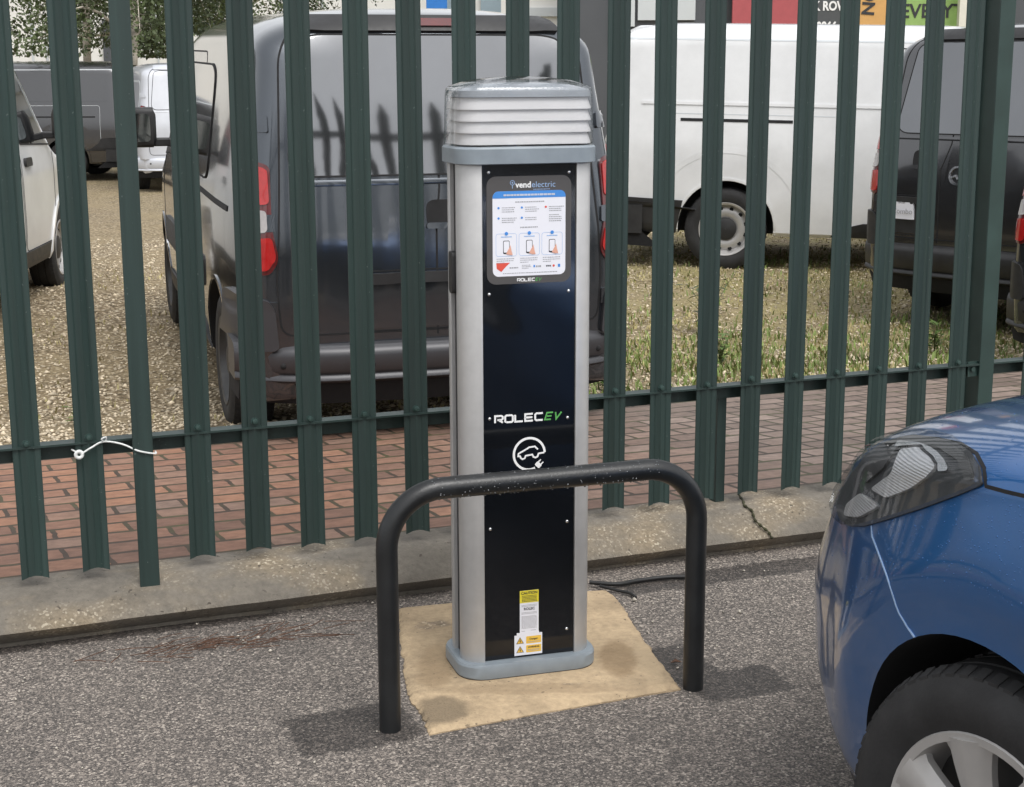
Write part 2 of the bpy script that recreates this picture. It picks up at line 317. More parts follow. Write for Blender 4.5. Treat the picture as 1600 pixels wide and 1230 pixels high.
# ------------------------------------------------------------------ mesh helpers
def tag(o, label=None, cat=None, group=None, kind=None):
    if label: o['label'] = label
    if cat: o['category'] = cat
    if group: o['group'] = group
    if kind: o['kind'] = kind
    return o
def empty(name, loc=(0, 0, 0), rz=0, label=None, cat=None, group=None):
    o = bpy.data.objects.new(name, None); C.objects.link(o); o.location = loc; o.rotation_euler = (0, 0, rz); o.empty_display_size = .1
    return tag(o, label, cat, group)
class MB:
    def __init__(s): s.v = []; s.f = []
    def add(s, vs, fs):
        k = len(s.v); s.v += [tuple(v) for v in vs]; s.f += [tuple(i + k for i in f) for f in fs]; return s
    def box(s, c, d, rz=0, rx=0):
        m = Matrix.Rotation(rz, 3, 'Z') @ Matrix.Rotation(rx, 3, 'X'); vs = []
        for x in (-1, 1):
            for y in (-1, 1):
                for z in (-1, 1): vs.append(Vector(c) + m @ Vector((x * d[0] / 2, y * d[1] / 2, z * d[2] / 2)))
        return s.add(vs, [(0, 1, 3, 2), (4, 6, 7, 5), (0, 4, 5, 1), (2, 3, 7, 6), (0, 2, 6, 4), (1, 5, 7, 3)])
    def prism(s, poly, a, b, fn=None):      # poly in (u,v) extruded a..b ; fn(u,v,w)->xyz
        fn = fn or (lambda u, v, w: (u, v, w)); n = len(poly)
        vs = [fn(u, v, a) for u, v in poly] + [fn(u, v, b) for u, v in poly]
        return s.add(vs, [tuple(range(n))[::-1], tuple(range(n, 2 * n))] + [(i, (i + 1) % n, n + (i + 1) % n, n + i) for i in range(n)])
    def loft(s, rings, cap=True, closed=True):
        n = len(rings[0]); vs = [p for r in rings for p in r]; fs = []
        for k in range(len(rings) - 1):
            for i in range(n if closed else n - 1):
                j = (i + 1) % n; fs.append((k * n + i, k * n + j, (k + 1) * n + j, (k + 1) * n + i))
        if cap: fs.append(tuple(range(n))[::-1]); fs.append(tuple(range((len(rings) - 1) * n, len(rings) * n)))
        return s.add(vs, fs)
    def tube(s, path, r, n=12, cap=True):
        path = [Vector(p) for p in path]; rings = []; up = None
        for i, p in enumerate(path):
            d = (path[min(i + 1, len(path) - 1)] - path[max(i - 1, 0)]).normalized()
            if up is None: up = d.orthogonal().normalized()
            up = (up - d * up.dot(d)).normalized(); sd_ = d.cross(up)
            rr = r[i] if isinstance(r, (list, tuple)) else r
            rings.append([p + (up * math.cos(2 * math.pi * k / n) + sd_ * math.sin(2 * math.pi * k / n)) * rr for k in range(n)])
        return s.loft(rings, cap)
    def lathe(s, prof, n=48, axis='Y', c=(0, 0, 0), closed=True):  # prof (r, h)
        rings = []
        for r, h in prof:
            ring = []
            for k in range(n):
                a = 2 * math.pi * k / n; x, y = r * math.cos(a), r * math.sin(a)
                q = (x, h, y) if axis == 'Y' else (x, y, h)
                ring.append((q[0] + c[0], q[1] + c[1], q[2] + c[2]))
            rings.append(ring)
        return s.loft(rings, closed)
    def build(s, name, m, parent=None, smooth=35, bevel=0, seg=2, recalc=True):
        me = bpy.data.meshes.new(name); me.from_pydata(s.v, [], s.f); me.update()
        if recalc or bevel:
            bm = bmesh.new(); bm.from_mesh(me)
            if recalc: bmesh.ops.recalc_face_normals(bm, faces=bm.faces)
            if bevel:
                for f in bm.faces: f.smooth = any(len(e.link_faces) == 2 and R(1) < e.calc_face_angle(0) < R(35) for e in f.edges)
                es = [e for e in bm.edges if len(e.link_faces) == 2 and e.calc_face_angle(0) > R(35)]
                res = bmesh.ops.bevel(bm, geom=es, offset=bevel, segments=seg, affect='EDGES', profile=.5, clamp_overlap=True)
                for f in res['faces']: f.smooth = True
            bm.to_mesh(me); bm.free()
        return link(name, me, m, parent, -1 if bevel else smooth)
def link(name, me, m, parent=None, smooth=35):
    if m is not None and not me.materials: me.materials.append(M[m] if isinstance(m, str) else m)
    if smooth > 0:
        me.polygons.foreach_set('use_smooth', [True] * len(me.polygons))
        me.set_sharp_from_angle(angle=R(smooth))
    o = bpy.data.objects.new(name, me); C.objects.link(o)
    if parent: o.parent = parent
    return o
def fast_mesh(name, V, Fa, m, parent=None):     # numpy arrays, equal-size faces
    me = bpy.data.meshes.new(name); k = Fa.shape[1]
    me.vertices.add(len(V)); me.vertices.foreach_set('co', V.astype(np.float32).ravel())
    me.loops.add(Fa.size); me.loops.foreach_set('vertex_index', Fa.astype(np.int32).ravel())
    me.polygons.add(len(Fa)); me.polygons.foreach_set('loop_start', np.arange(0, Fa.size, k, dtype=np.int32))
    me.update(calc_edges=True); me.validate()
    return link(name, me, m, parent, 0)
def copy_tree(o, parent=None):
    c = o.copy(); C.objects.link(c)
    if parent: c.parent = parent
    for ch in list(o.children): copy_tree(ch, c)
    return c
def rpoly(pts, r, seg=5):
    out = []; n = len(pts); rs = r if isinstance(r, (list, tuple)) else [r] * n
    for i in range(n):
        p = Vector(pts[i]); a = Vector(pts[i - 1]); b = Vector(pts[(i + 1) % n])
        da, db = (a - p), (b - p); rr = min(rs[i], da.length * .48, db.length * .48)
        if rr < 1e-6: out.append(tuple(p)); continue
        p0 = p + da.normalized() * rr; p1 = p + db.normalized() * rr
        for k in range(seg + 1):
            t = k / seg; out.append(tuple(p0 * (1 - t) ** 2 + p * 2 * t * (1 - t) + p1 * t * t))
    return out
def rrect(w, d, r, seg=6, cx=0, cy=0):
    out = []
    for (sx, sy, a0) in ((1, 1, 0), (-1, 1, 90), (-1, -1, 180), (1, -1, 270)):
        for k in range(seg + 1):
            a = R(a0 + 90 * k / seg); out.append((cx + sx * (w / 2 - r) + r * math.cos(a), cy + sy * (d / 2 - r) + r * math.sin(a)))
    return out
def stroke(mb, pts, wd, fn, a, b, closed=False):    # mitred thick polyline in 2D, extruded a..b through fn
    P = [Vector(p) for p in pts]; n = len(P); Lf = []; Rt = []
    for i in range(n):
        d0 = (P[i] - P[i - 1]).normalized() if (i > 0 or closed) else None
        d1 = (P[(i + 1) % n] - P[i]).normalized() if (i < n - 1 or closed) else None
        if d0 is None: d0 = d1
        if d1 is None: d1 = d0
        n0 = Vector((-d0.y, d0.x)); n1 = Vector((-d1.y, d1.x)); mm = (n0 + n1)
        mm = mm.normalized() if mm.length > 1e-6 else n0
        k = wd / 2 / max(.4, mm.dot(n0)); Lf.append(P[i] + mm * k); Rt.append(P[i] - mm * k)
    for i in range(n if closed else n - 1):
        j = (i + 1) % n
        mb.prism([tuple(Lf[i]), tuple(Lf[j]), tuple(Rt[j]), tuple(Rt[i])], a, b, fn)
    return mb
def text_mesh(body, size, fn, depth=.0004, bold=0, shear=0, align='CENTER', sx=1):
    cu = bpy.data.curves.new('lettering', 'FONT'); cu.body = body; cu.size = size; cu.align_x = align; cu.align_y = 'CENTER'
    cu.offset = bold; cu.shear = shear; cu.extrude = depth / 2; cu.resolution_u = 3
    o = bpy.data.objects.new('lettering', cu); C.objects.link(o)
    me = bpy.data.meshes.new_from_object(o.evaluated_get(bpy.context.evaluated_depsgraph_get()))
    bpy.data.objects.remove(o); bpy.data.curves.remove(cu)
    for v in me.vertices: v.co = fn(v.co.x * sx, v.co.y, v.co.z + depth / 2)
    me.materials.clear(); return me
def bool_cut(o, cutters):
    for c in cutters:
        md = o.modifiers.new('cut', 'BOOLEAN'); md.operation = 'DIFFERENCE'; md.solver = 'EXACT'; md.object = c
        md.material_mode = 'TRANSFER'
    me = bpy.data.meshes.new_from_object(o.evaluated_get(bpy.context.evaluated_depsgraph_get()))
    o.modifiers.clear(); o.data = me
    for c in cutters: bpy.data.objects.remove(c)
    me.polygons.foreach_set('use_smooth', [True] * len(me.polygons)); me.set_sharp_from_angle(angle=R(40))
def bvh_of(o):
    me = o.data; return BVHTree.FromPolygons([v.co.copy() for v in me.vertices], [tuple(p.vertices) for p in me.polygons])
def side_map(sgn): return lambda u, v: (Vector((u, sgn * 4, v)), Vector((0, -sgn, 0)))
def rear_map(): return lambda u, v: (Vector((-4, u, v)), Vector((1, 0, 0)))
def dir_map(d, up=(0, 0, 1), c=(0, 0, 0)):     # parallel rays along d; u to the right seen along d
    d = Vector(d).normalized(); rt = d.cross(Vector(up)).normalized(); u2 = rt.cross(d)
    return lambda u, v: (Vector(c) + rt * u + u2 * v - d * 5, d)
def conform(bvh, poly, mp, off, name, m, parent, cell=.03, thick=.008, smooth=45, pull=False):
    xs = [p[0] for p in poly]; ys = [p[1] for p in poly]; pts = []; n0 = 0; ring = []
    for i in range(len(poly)):
        a, b = Vector(poly[i]), Vector(poly[(i + 1) % len(poly)]); k = max(1, int((b - a).length / cell))
        for j in range(k): ring.append(tuple(a.lerp(b, j / k)))
    pts = list(ring); n0 = len(ring)
    def inside(x, y):
        c = False
        for i in range(n0):
            (x1, y1), (x2, y2) = ring[i], ring[i - 1]
            if (y1 > y) != (y2 > y) and x < (x2 - x1) * (y - y1) / (y2 - y1) + x1: c = not c
        return c
    gx = np.arange(min(xs) + cell * .5, max(xs), cell); gy = np.arange(min(ys) + cell * .5, max(ys), cell)
    ra = np.array(ring)
    for x in gx:
        for y in gy:
            if inside(x, y) and np.min((ra[:, 0] - x) ** 2 + (ra[:, 1] - y) ** 2) > (cell * .35) ** 2: pts.append((float(x), float(y)))
    vo, eo, fo = delaunay_2d_cdt([Vector(p) for p in pts], [], [list(range(n0))], 1, 1e-6)[:3]
    V = []; mid = Vector((sum(p[0] for p in ring) / n0, sum(p[1] for p in ring) / n0))
    for p in vo:
        o, d = mp(p[0], p[1]); h = bvh.ray_cast(o, d); q_ = Vector(p[:2]); it = 0
        while pull and it < 25 and (h[0] is None or abs(h[1].dot(d)) < .06):
            q_ = q_.lerp(mid, .03); o, d = mp(q_[0], q_[1]); h = bvh.ray_cast(o, d); it += 1
        if h[0] is None:
            h2 = bvh.find_nearest(o + d * 4); loc, nm = h2[0], h2[1]
        else: loc, nm = h[0], h[1]
        if nm.dot(d) > 0: nm = -nm
        V.append((loc + nm * off, nm))
    top = [v for v, _ in V]; nV = len(top); vs = top + [v - nm * (off + thick) for v, nm in V]
    ec = {}
    for f in fo:
        for i in range(len(f)):
            e = (f[i], f[(i + 1) % len(f)]); ec[e] = 1
    fs = [tuple(f) for f in fo]
    for (a, b) in ec:
        if (b, a) not in ec: fs.append((b, a, a + nV, b + nV))
    mb = MB(); mb.v = [tuple(v) for v in vs]; mb.f = fs
    return mb.build(name, m, parent, smooth)
def strip(bvh, pts, wd, mp, off, name, m, parent, step=.03, mb=None, closed=False, thick=.004):
    P = [Vector(p) for p in pts] + ([Vector(pts[0])] if closed else []); Q = []
    for a, b in zip(P[:-1], P[1:]):
        k = max(1, int((b - a).length / step))
        Q += [a.lerp(b, j / k) for j in range(k)]
    Q.append(P[-1]); rows = []
    for i, q in enumerate(Q):
        d = (Q[min(i + 1, len(Q) - 1)] - Q[max(i - 1, 0)]).normalized(); nn = Vector((-d.y, d.x)); row = []
        for sgn in (-1, 1):
            p = q + nn * wd / 2 * sgn; o, dr = mp(p.x, p.y); h = bvh.ray_cast(o, dr)
            if h[0] is None: h = bvh.find_nearest(o + dr * 4)
            nm = h[1] if h[1].dot(dr) < 0 else -h[1]
            row += [h[0] + nm * off, h[0] - nm * thick]
        rows.append([row[0], row[2], row[3], row[1]])
    own = mb is None; mb = mb or MB(); mb.loft(rows, True)
    return mb.build(name, m, parent, 40) if own else mb

def smooth_path(p, k=5):
    P = [Vector(x) for x in p]; out = []
    for i in range(len(P) - 1):
        a, b, c, d = P[max(i - 1, 0)], P[i], P[i + 1], P[min(i + 2, len(P) - 1)]
        for j in range(k):
            t = j / k; out.append(.5 * ((2 * b) + (c - a) * t + (2 * a - 5 * b + 4 * c - d) * t * t + (3 * b - a - 3 * c + d) * t ** 3))
    return out + [P[-1]]
M['moss'] = plain('moss_dirt', (.04, .04, .018), .95, 0, .5, 60)
# ================================================================== GROUND
FM = Matrix.Translation((0, D, 0)) @ Matrix.Rotation(YAW, 4, 'Z')     # fence frame: x along, y away from camera
def fenced(o): o.matrix_world = FM; return o
def fw(s, y, z=0): return FM @ Vector((s, y, z))
def finv(x, y): q = FM.inverted() @ Vector((x, y, 0)); return q.x, q.y
def lotz(s, y):
    def lerp(a, b, t): t = min(1, max(0, t)); return a + (b - a) * t * t * (3 - 2 * t)
    z = lerp(-.14, -.21, (y - 2.6) / 1.2); z = z + lerp(0, .05, (y - 4) / 4) + lerp(0, -.22, (y - 9) / 13)
    z += .03 * noise.noise(Vector((s * .5, y * .5, 1))) + .012 * noise.noise(Vector((s * 2.1, y * 2.1, 4)))
    return z
def grid_obj(name, xs, ys, zf, m):
    V = np.array([(x, y, zf(x, y)) for y in ys for x in xs]); nx = len(xs); F = []
    for j in range(len(ys) - 1):
        for i in range(nx - 1): F.append((j * nx + i, j * nx + i + 1, (j + 1) * nx + i + 1, (j + 1) * nx + i))
    o = fast_mesh(name, V, np.array(F), m); o.data.polygons.foreach_set('use_smooth', [True] * len(F)); return o
o = MB().add([(-900, -900, -.75), (900, -900, -.75), (900, 900, -.75), (-900, 900, -.75)], [(0, 1, 2, 3)]).build('ground', 'ground', smooth=0); tag(o, kind='structure')
xs = list(np.linspace(-3, 3, 60)); xs = [-60, -20, -8] + xs + [8, 20, 60]
ys = [-60, -20, -8] + list(np.linspace(-3.2, -.03, 40))
o = fenced(grid_obj('asphalt', xs, ys, lambda x, y: .004 * noise.noise(Vector((x * 1.3, y * 1.3, 0))) if abs(x) < 4 and y > -4 else 0, 'asphalt')); tag(o, kind='structure')
def pavz(x, y): return .115 - (y - .08) * .1 + .004 * noise.noise(Vector((x * 2, y * 2, 0)))
o = fenced(grid_obj('pavement', list(np.linspace(-9, 14, 140)), list(np.linspace(.06, 2.72, 22)), pavz, 'brick')); tag(o, kind='structure')
o = fenced(grid_obj('gravel_lot', [-70, -40, -25] + list(np.linspace(-14, 16, 170)) + [25, 40, 70], list(np.linspace(2.6, 12, 80)) + list(np.linspace(13, 34, 22)) + [45, 80, 150], lotz, 'lot')); tag(o, kind='structure')
# concrete strip under the fence: sloped top, undercut front edge, slightly ragged
rings = []
for x in np.linspace(-7, 12, 420):
    n1 = .010 * noise.noise(Vector((x * 2.3, 0, 7))) + .006 * noise.noise(Vector((x * 11, 0, 3)))
    n2 = .006 * noise.noise(Vector((x * 5, 9, 3)))
    e = -.145 - .02 * max(0, x) + n1
    rings.append([(x, .10, -.25), (x, .10, .122 + n2 * .4), (x, .03, .124 + n2), (x, -.02, .121 + n2), (x, -.06, .110 + n2), (x, -.095, .094 + n2), (x, e + .022, .075 + n2 * .8), (x, e + .006, .060 + n2 * .5), (x, e, .050), (x, e + .008, .041), (x, e + .045, .010), (x, -.088 + n1, -.25)])
o = fenced(MB().loft(rings).build('kerb', 'kerb', smooth=28)); tag(o, kind='structure')
ck = MB(); cp_ = smooth_path([(.814, -.09, .128), (.79, -.02, .125), (.769, .03, .123), (.775, .07, .112), (.762, .107, .098), (.768, .14, .084), (.782, .158, .068), (.79, .168, .05)], 5)
ck.tube([Vector((p.x + .004 * noise.noise(p * 60), -p.y, p.z - .001)) for p in cp_], [.0035 + .0018 * math.sin(i * 1.9) for i in range(len(cp_))], 6); o2 = ck.build('crack', 'moss', o, 60)
# concrete pad under the charger
pad = [(-.187, 3.232), (.02, 3.328), (.2, 3.404), (.405, 3.49), (.375, 3.62), (.33, 3.88), (.295, 4.12), (.27, 4.2), (.0, 4.14), (-.315, 4.05), (-.29, 3.8), (-.262, 3.55), (-.245, 3.43), (-.21, 3.34)]
pp = []
for i in range(len(pad)):
    a, b = Vector(pad[i]), Vector(pad[(i + 1) % len(pad)])
    for j in range(24):
        q = a.lerp(b, j / 24); k = .006 * noise.noise(Vector((q.x * 14, q.y * 14, 2))) + .005 * noise.noise(Vector((q.x * 55, q.y * 55, 2))); pp.append((q.x + k, q.y + k * .7))
cx, cy = .05, 3.7
inner = [(cx + (x - cx) * .965, cy + (y - cy) * .965) for x, y in pp]
o = MB().loft([[(x, y, -.05) for x, y in pp], [(x, y, .004) for x, y in pp], [(x, y, .013) for x, y in inner]]).build('concrete_pad', 'pad', smooth=50); tag(o, kind='structure')

# ================================================================== FENCE
fence_o = empty('palisade_fence', fw(0, 0, 0), YAW, 'dark green steel palisade fence running across the whole view behind the charger', 'fence')
FH = 2.36
def pale_ring(z, w=.070, top=0):
    prof = [(-.5, .0045), (-.46, .006), (-.30, .0065), (-.24, .009), (-.19, .0065), (-.08, .004), (0, .0), (.08, .004), (.19, .0065), (.24, .009), (.30, .0065), (.46, .006), (.5, .0045)]
    t = .003
    return prof, t
def make_pale():
    prof, t = pale_ring(0); W_ = .070; ptop = []
    rings = []
    # W profile: outer ribs proud (towards camera = -y)
    def ring(z, k=1.0, lean=0, dip=0):
        a = [(u * W_ * k, -.006 - (.012 - d) * 1.0 + lean + 0 * t, z + (dip * (1 - abs(u) * 2) if dip else 0)) for u, d in prof]
        b = [(u * W_ * k, -.006 - (.012 - d) + t + lean, z + (dip * (1 - abs(u) * 2) if dip else 0)) for u, d in prof][::-1]
        return a + b
    rings.append(ring(.149, dip=.011)); rings.append(ring(.2)); rings.append(ring(FH - .3)); rings.append(ring(FH - .16, 1.0, 0)); rings.append(ring(FH, .12, -.05))
    return MB().loft(rings)
pale = make_pale().build('pale', 'green', fence_o, 25)
bolt_m = MB(); bolt_m.lathe([(.0001, -.026), (.006, -.025), (.008, -.021), (.008, -.018), (.011, -.018), (.011, -.016), (.0001, -.016)], 10)
bolt = bolt_m.build('bolt', 'greenlt', pale, 40); bolt.location = (0, 0, .517)
b2 = bolt.copy(); C.objects.link(b2); b2.parent = pale; b2.location = (0, 0, 2.064)
ss = [-1.667, -1.512, -1.357, -1.200] + [-1.3817 + .155 * n for n in range(3, 20)] + [1.862, 2.017, 2.17, 2.33, 2.48]
first = True
for s_ in ss:
    p_ = pale if first else copy_tree(pale, fence_o); first = False
    p_.location = (s_, .0, random.uniform(-.004, .004)); p_.rotation_euler = (random.uniform(-.003, .003), random.uniform(-.003, .003), random.uniform(-.05, .05))
for z in (.505, 2.05):
    for (x0, x1) in ((-4.4, 1.655), (1.70, 5.0)):
        m_ = MB(); m_.box(((x0 + x1) / 2, .0275, z - .027), (x1 - x0, .005, .042)); m_.box(((x0 + x1) / 2, .006, z - .003), (x1 - x0, .048, .0055))
        m_.build('rail', 'green', fence_o, 30)
pm = MB()
pm.box((1.675, -.016, 1.2), (.058, .007, 2.5)); pm.box((1.675, .104, 1.2), (.058, .007, 2.5)); pm.box((1.675, .044, 1.2), (.006, .113, 2.5))
post = pm.build('post', 'greenlt', fence_o, 30, .0015)
p2 = post.copy(); C.objects.link(p2); p2.parent = fence_o; p2.location = (-2.75 - .57, 0, 0)
cl = MB().box((1.64, -.004, .487), (.06, .006, .05)); [cl.lathe([(.0001, -.012), (.008, -.012), (.008, -.004), (.0001, -.004)], 8, 'Y', (1.625 + k * .03, -.004, .487)) for k in (0, 1)]
cl.build('cleat', 'greenlt', fence_o, 40)
fb = MB().box((-1.070, -.064, .085 + 1.15), (.052, .007, 2.3)).build('flat_bar', 'green', fence_o, 30, .0012); tag(fb, 'plain flat steel bar wired on in place of a missing pale')
st_ = MB(); st_.box((.716, .036, .275), (.032, .005, .39)); st_.box((.7025, .056, .275), (.005, .036, .39)); st_.build('support_leg', 'green', fence_o, 30, .001)
# cord with a washer
cord = MB(); pts = [(-1.245, -.006, .485), (-1.225, -.031, .479), (-1.20, -.03, .49), (-1.165, -.024, .503), (-1.12, -.04, .496), (-1.085, -.070, .482), (-1.055, -.072, .473), (-1.038, -.07, .470), (-1.036, -.05, .47)]
def smooth_path(p, k=5):
    P = [Vector(x) for x in p]; out = []
    for i in range(len(P) - 1):
        a, b, c, d = P[max(i - 1, 0)], P[i], P[i + 1], P[min(i + 2, len(P) - 1)]
        for j in range(k):
            t = j / k; out.append(.5 * ((2 * b) + (c - a) * t + (2 * a - 5 * b + 4 * c - d) * t * t + (3 * b - a - 3 * c + d) * t ** 3))
    return out + [P[-1]]
ce = empty('cord', fw(-1.2, 0, .485), YAW, 'thin white cord with a washer tied round the fence rail at left', 'cord')
sh = Vector((1.2, 0, -.485))
cord.tube([p + sh for p in smooth_path(pts)], .0026, 6); cord.tube([Vector(p) + sh for p in smooth_path([(-1.165, -.024, .503), (-1.17, -.03, .512), (-1.158, -.03, .516), (-1.16, -.024, .503)])], .002, 6)
cord.build('string', 'rope', ce, 60)
ws = MB(); ws.tube([Vector((-.030 + .0085 * math.cos(a), -.036, -.008 + .0085 * math.sin(a))) for a in np.linspace(0, 2 * math.pi, 19)], .0048, 8, False); ws.build('washer', 'rope', ce, 60)

# ================================================================== CHARGER
CY = R(17.0); ch = empty('charging_pedestal', (.017, 3.66, .013), CY, 'slim silver and black electric car charging pedestal standing on the concrete pad', 'charger')
W_, DD, ZB = .322, .174, .0
Z0, Z1 = .034, 1.235
FY = -DD / 2 + .006            # front panel plane
pl = MB(); r0 = rrect(.352, .222, .062)
pl.loft([[(x * .985, y * .985, 0) for x, y in r0], [(x, y, .005) for x, y in r0], [(x, y, .031) for x, y in r0], [(x * .985, y * .98, .037) for x, y in r0]])
pl.build('base_plinth', 'greypl', ch, 22)
gs = MB(); gs.loft([[(x * .992, y * .99, -.006) for x, y in r0], [(x * .992, y * .99, 0.002) for x, y in r0]]); gs.build('base_gasket', 'cable', ch, 40)
core = MB().box((0, 0, (Z0 + Z1) / 2), (W_ - .07, DD - .03, Z1 - Z0)).build('core', 'slot', ch, 30)
for sx in (-1, 1):
    for sy in (-1, 1):
        rr = .047; prof = [(sx * (W_ / 2 - rr), sy * (DD / 2 - .062))]
        cxx, cyy = sx * (W_ / 2 - rr), sy * (DD / 2 - rr)
        arc = [(cxx + sx * rr * math.sin(a), cyy + sy * rr * math.cos(a)) for a in np.linspace(0, math.pi / 2, 12)]
        prof = arc + [(sx * W_ / 2, sy * (DD / 2 - .062)), (cxx, sy * (DD / 2 - .062))]
        c_ = MB(); c_.prism(prof, Z0, Z1); c_.build('corner_column', 'alu', ch, 25, .0012)
for sx in (-1, 1):
    sp = MB().box((sx * (W_ / 2 - .014), 0, (Z0 + Z1) / 2), (.008, .062, Z1 - Z0)).build('side_panel', 'slot', ch, 30)
lk = MB(); lk.lathe([(.0001, 0), (.012, 0), (.012, .010), (.0001, .012)], 16, 'Z'); 
so = MB(); so.prism(rpoly([(-.016, .93), (.016, .93), (.016, 1.03), (-.016, 1.03)], .014), 0, .016, lambda u, v, w_: (-W_ / 2 + .012 - w_ * 1.2, u, v)); so.build('socket_cover', 'blackpl', ch, 40, .002)
for z in (1.045,):
    sc_ = MB(); sc_.lathe([(.0001, 0), (.004, 0), (.0035, .003), (.0001, .004)], 10, 'Z')
    sc_.v = [(-W_ / 2 + .010 - z_ * 1.0, x, z + y) for x, y, z_ in sc_.v]; sc_.build('screw', 'steel_screw', ch, 60)
def fr(off): return lambda u, v, w_: Vector((u, FY - off - w_, v))
PW = .2265
for sy, nm in ((1, 'front_panel'), (-1, 'rear_panel')):
    f_ = MB(); f_.box((0, sy * (FY + .003), (Z0 + .004 + Z1) / 2), (PW, .006, Z1 - Z0 - .004)); fpan = f_.build(nm, 'black_gloss', ch, 30, .0006)
    if sy == 1: front = fpan
for (x, z) in ((-.097, 1.215), (.097, 1.212), (-.098, .640), (.096, .630), (-.098, .370), (.096, .372), (.096, .098), (.097, .935), (-.097, .935)):
    sc_ = MB(); sc_.lathe([(.0001, 0), (.0042, 0), (.0036, .0022), (.0018, .003), (.0001, .0031)], 12, 'Z')
    sc_.v = [(x + a, FY - c, z + b) for a, b, c in sc_.v]; sc_.build('screw', 'steel_screw', ch, 60)
# --- collar and head
r1 = rrect(.342, .204, .056)
co = MB(); co.loft([[(x * .97, y * .96, Z1 - .002) for x, y in r1], [(x, y, Z1) for x, y in r1], [(x, y, 1.268) for x, y in r1], [(x * .98, y * .97, 1.272) for x, y in r1], [(x * .955, y * .93, 1.273) for x, y in r1]]); co.build('collar', 'greypl', ch, 35)
lv = MB()
for k in range(4):
    z = 1.277 + k * .0262
    a = rrect(.319, .180, .045); b = rrect(.305, .166, .04)
    lv.loft([[(x * 1.0, y, z) for x, y in a], [(x, y, z + .003) for x, y in a], [(x, y, z + .0235) for x, y in b], [(x, y, z + .0262) for x, y in b]])
lv.build('louvre_stack', 'white_pl', ch, 30)
cp = MB(); a = rrect(.320, .182, .048)
cp.loft([[(x, y, 1.3830) for x, y in a], [(x * 1.0, y, 1.398) for x, y in a], [(x * .93, y * .9, 1.402) for x, y in a], [(x * .7, y * .66, 1.411) for x, y in a], [(x * .35, y * .33, 1.415) for x, y in a], [(x * .02, y * .02, 1.416) for x, y in a]]); M['capgrey'] = plain('pale_grey_cap', (.27, .295, .325), .25, 0, .08, 18, coat=.4)
cp.build('head_cap', 'capgrey', ch, 50)
cv = MB(); a = rrect(.332, .194, .052); b = rrect(.326, .188, .050); rg = []
for (q, k, z) in ((a, 1, 1.2725), (a, .997, 1.30), (b, 1, 1.390), (b, .985, 1.402), (b, .94, 1.408), (b, .72, 1.420), (b, .4, 1.4265), (b, .12, 1.429), (b, .01, 1.4295)):
    rg.append([(x * k, y * (k if k > .95 else k * .985), z) for x, y in q])
cv.loft(rg, False); cv.build('clear_cover', 'clear', ch, 50)
rb = MB()
for sx in (-1, 1):
    for sy in (-1, 1):
        for dx in (.0,): rb.tube([(sx * (.163 - dx), sy * (.070 + dx * 1.2 ), 1.275), (sx * (.158 - dx), sy * (.067 + dx * 1.2), 1.392)], .0016, 6)

# --- notice
nt_ = MB(); nt_.prism(rrect(.2045, .248, .022, 6, 0, 1.0815), 0, .0012, fr(0)); ns = nt_.build('notice', 'signgrey', ch, 30); tag(ns, 'grey framed payment instruction notice')
SX = .0015
def flat(poly, off, m, name, parent=ns): q = MB(); q.prism(poly, 0, .0003, fr(off)); return q.build(name, m, parent, 30)
flat(rrect(.1765, .196, .014, 6, 0, 1.0735), .0012, 'paper', 'leaflet')
hd = [p for p in rrect(.1765, .196, .014, 6, 0, 1.0735) if p[1] > 1.155]; hd = sorted([p for p in hd if p[0] < 0], key=lambda p: p[1]) + sorted([p for p in hd if p[0] > 0], key=lambda p: -p[1])
hd = [(-.08825, 1.1555)] + hd + [(.08825, 1.1555)]
flat(hd, .0016, 'ink_blue', 'header_band')
def bars(lst, m, name, off=.0016):
    q = MB()
    for (x0, x1, z, h) in lst: q.prism([(x0, z - h / 2), (x1, z - h / 2), (x1, z + h / 2), (x0, z + h / 2)], 0, .0003, fr(off))
    return q.build(name, m, ns, 0)
def scribble(x0, x1, z, h, k=.0045):
    out = []; x = x0
    while x < x1 - .001:
        w2 = min(random.uniform(.5, 1.6) * k, x1 - x); out.append((x, x + w2, z, h)); x += w2 + .0011
    return out
bars(scribble(-.062, .062, 1.1625, .0042, .006), 'ink_lgrey', 'header_line', .0020)
ls = scribble(-.034, .036, 1.1465, .0026)
for (x, z, n) in ((-.066, 1.134, 3), (-.010, 1.134, 3), (.048, 1.134, 3), (-.066, 1.110, 3), (-.010, 1.110, 2), (.048, 1.115, 4)):
    for k in range(n): ls += scribble(x, x + random.uniform(.024, .036), z - k * .0047, .0019, .003)
ls += scribble(-.022, .022, 1.088, .0026)
for x in (-.079, -.022, .033):
    for k in range(3): ls += scribble(x, x + (.042 if k < 2 else .02), 1.0165 - k * .0047, .0017, .003)
ls += scribble(-.064, .068, .9825, .0017) + scribble(-.018, .004, 1.000, .0016, .003) + scribble(-.018, .004, .9965, .0016, .003) + scribble(-.018, -.002, .993, .0016, .003) + scribble(-.048, -.027, .995, .003) + scribble(.016, .030, .9965, .004, .003)
bars(ls, 'ink_grey', 'printed_line')
def disc(x, z, r, n=16): return [(x + r * math.cos(2 * math.pi * k / n), z + r * math.sin(2 * math.pi * k / n)) for k in range(n)]
dots = MB()
for (x, z) in ((-.074, 1.1335), (-.018, 1.1335), (-.074, 1.110), (-.018, 1.110)): dots.prism(disc(x, z, .0027), 0, .0003, fr(.0016))
dots.build('bullet_mark', 'ink_blue', ns, 0)
dots = MB(); dots.prism(disc(.040, 1.1335, .0027), 0, .0003, fr(.0016)); dots.prism(disc(.0595, .9965, .0028), 0, .0003, fr(.0016)); dots.build('bullet_mark', 'ink_red', ns, 0)
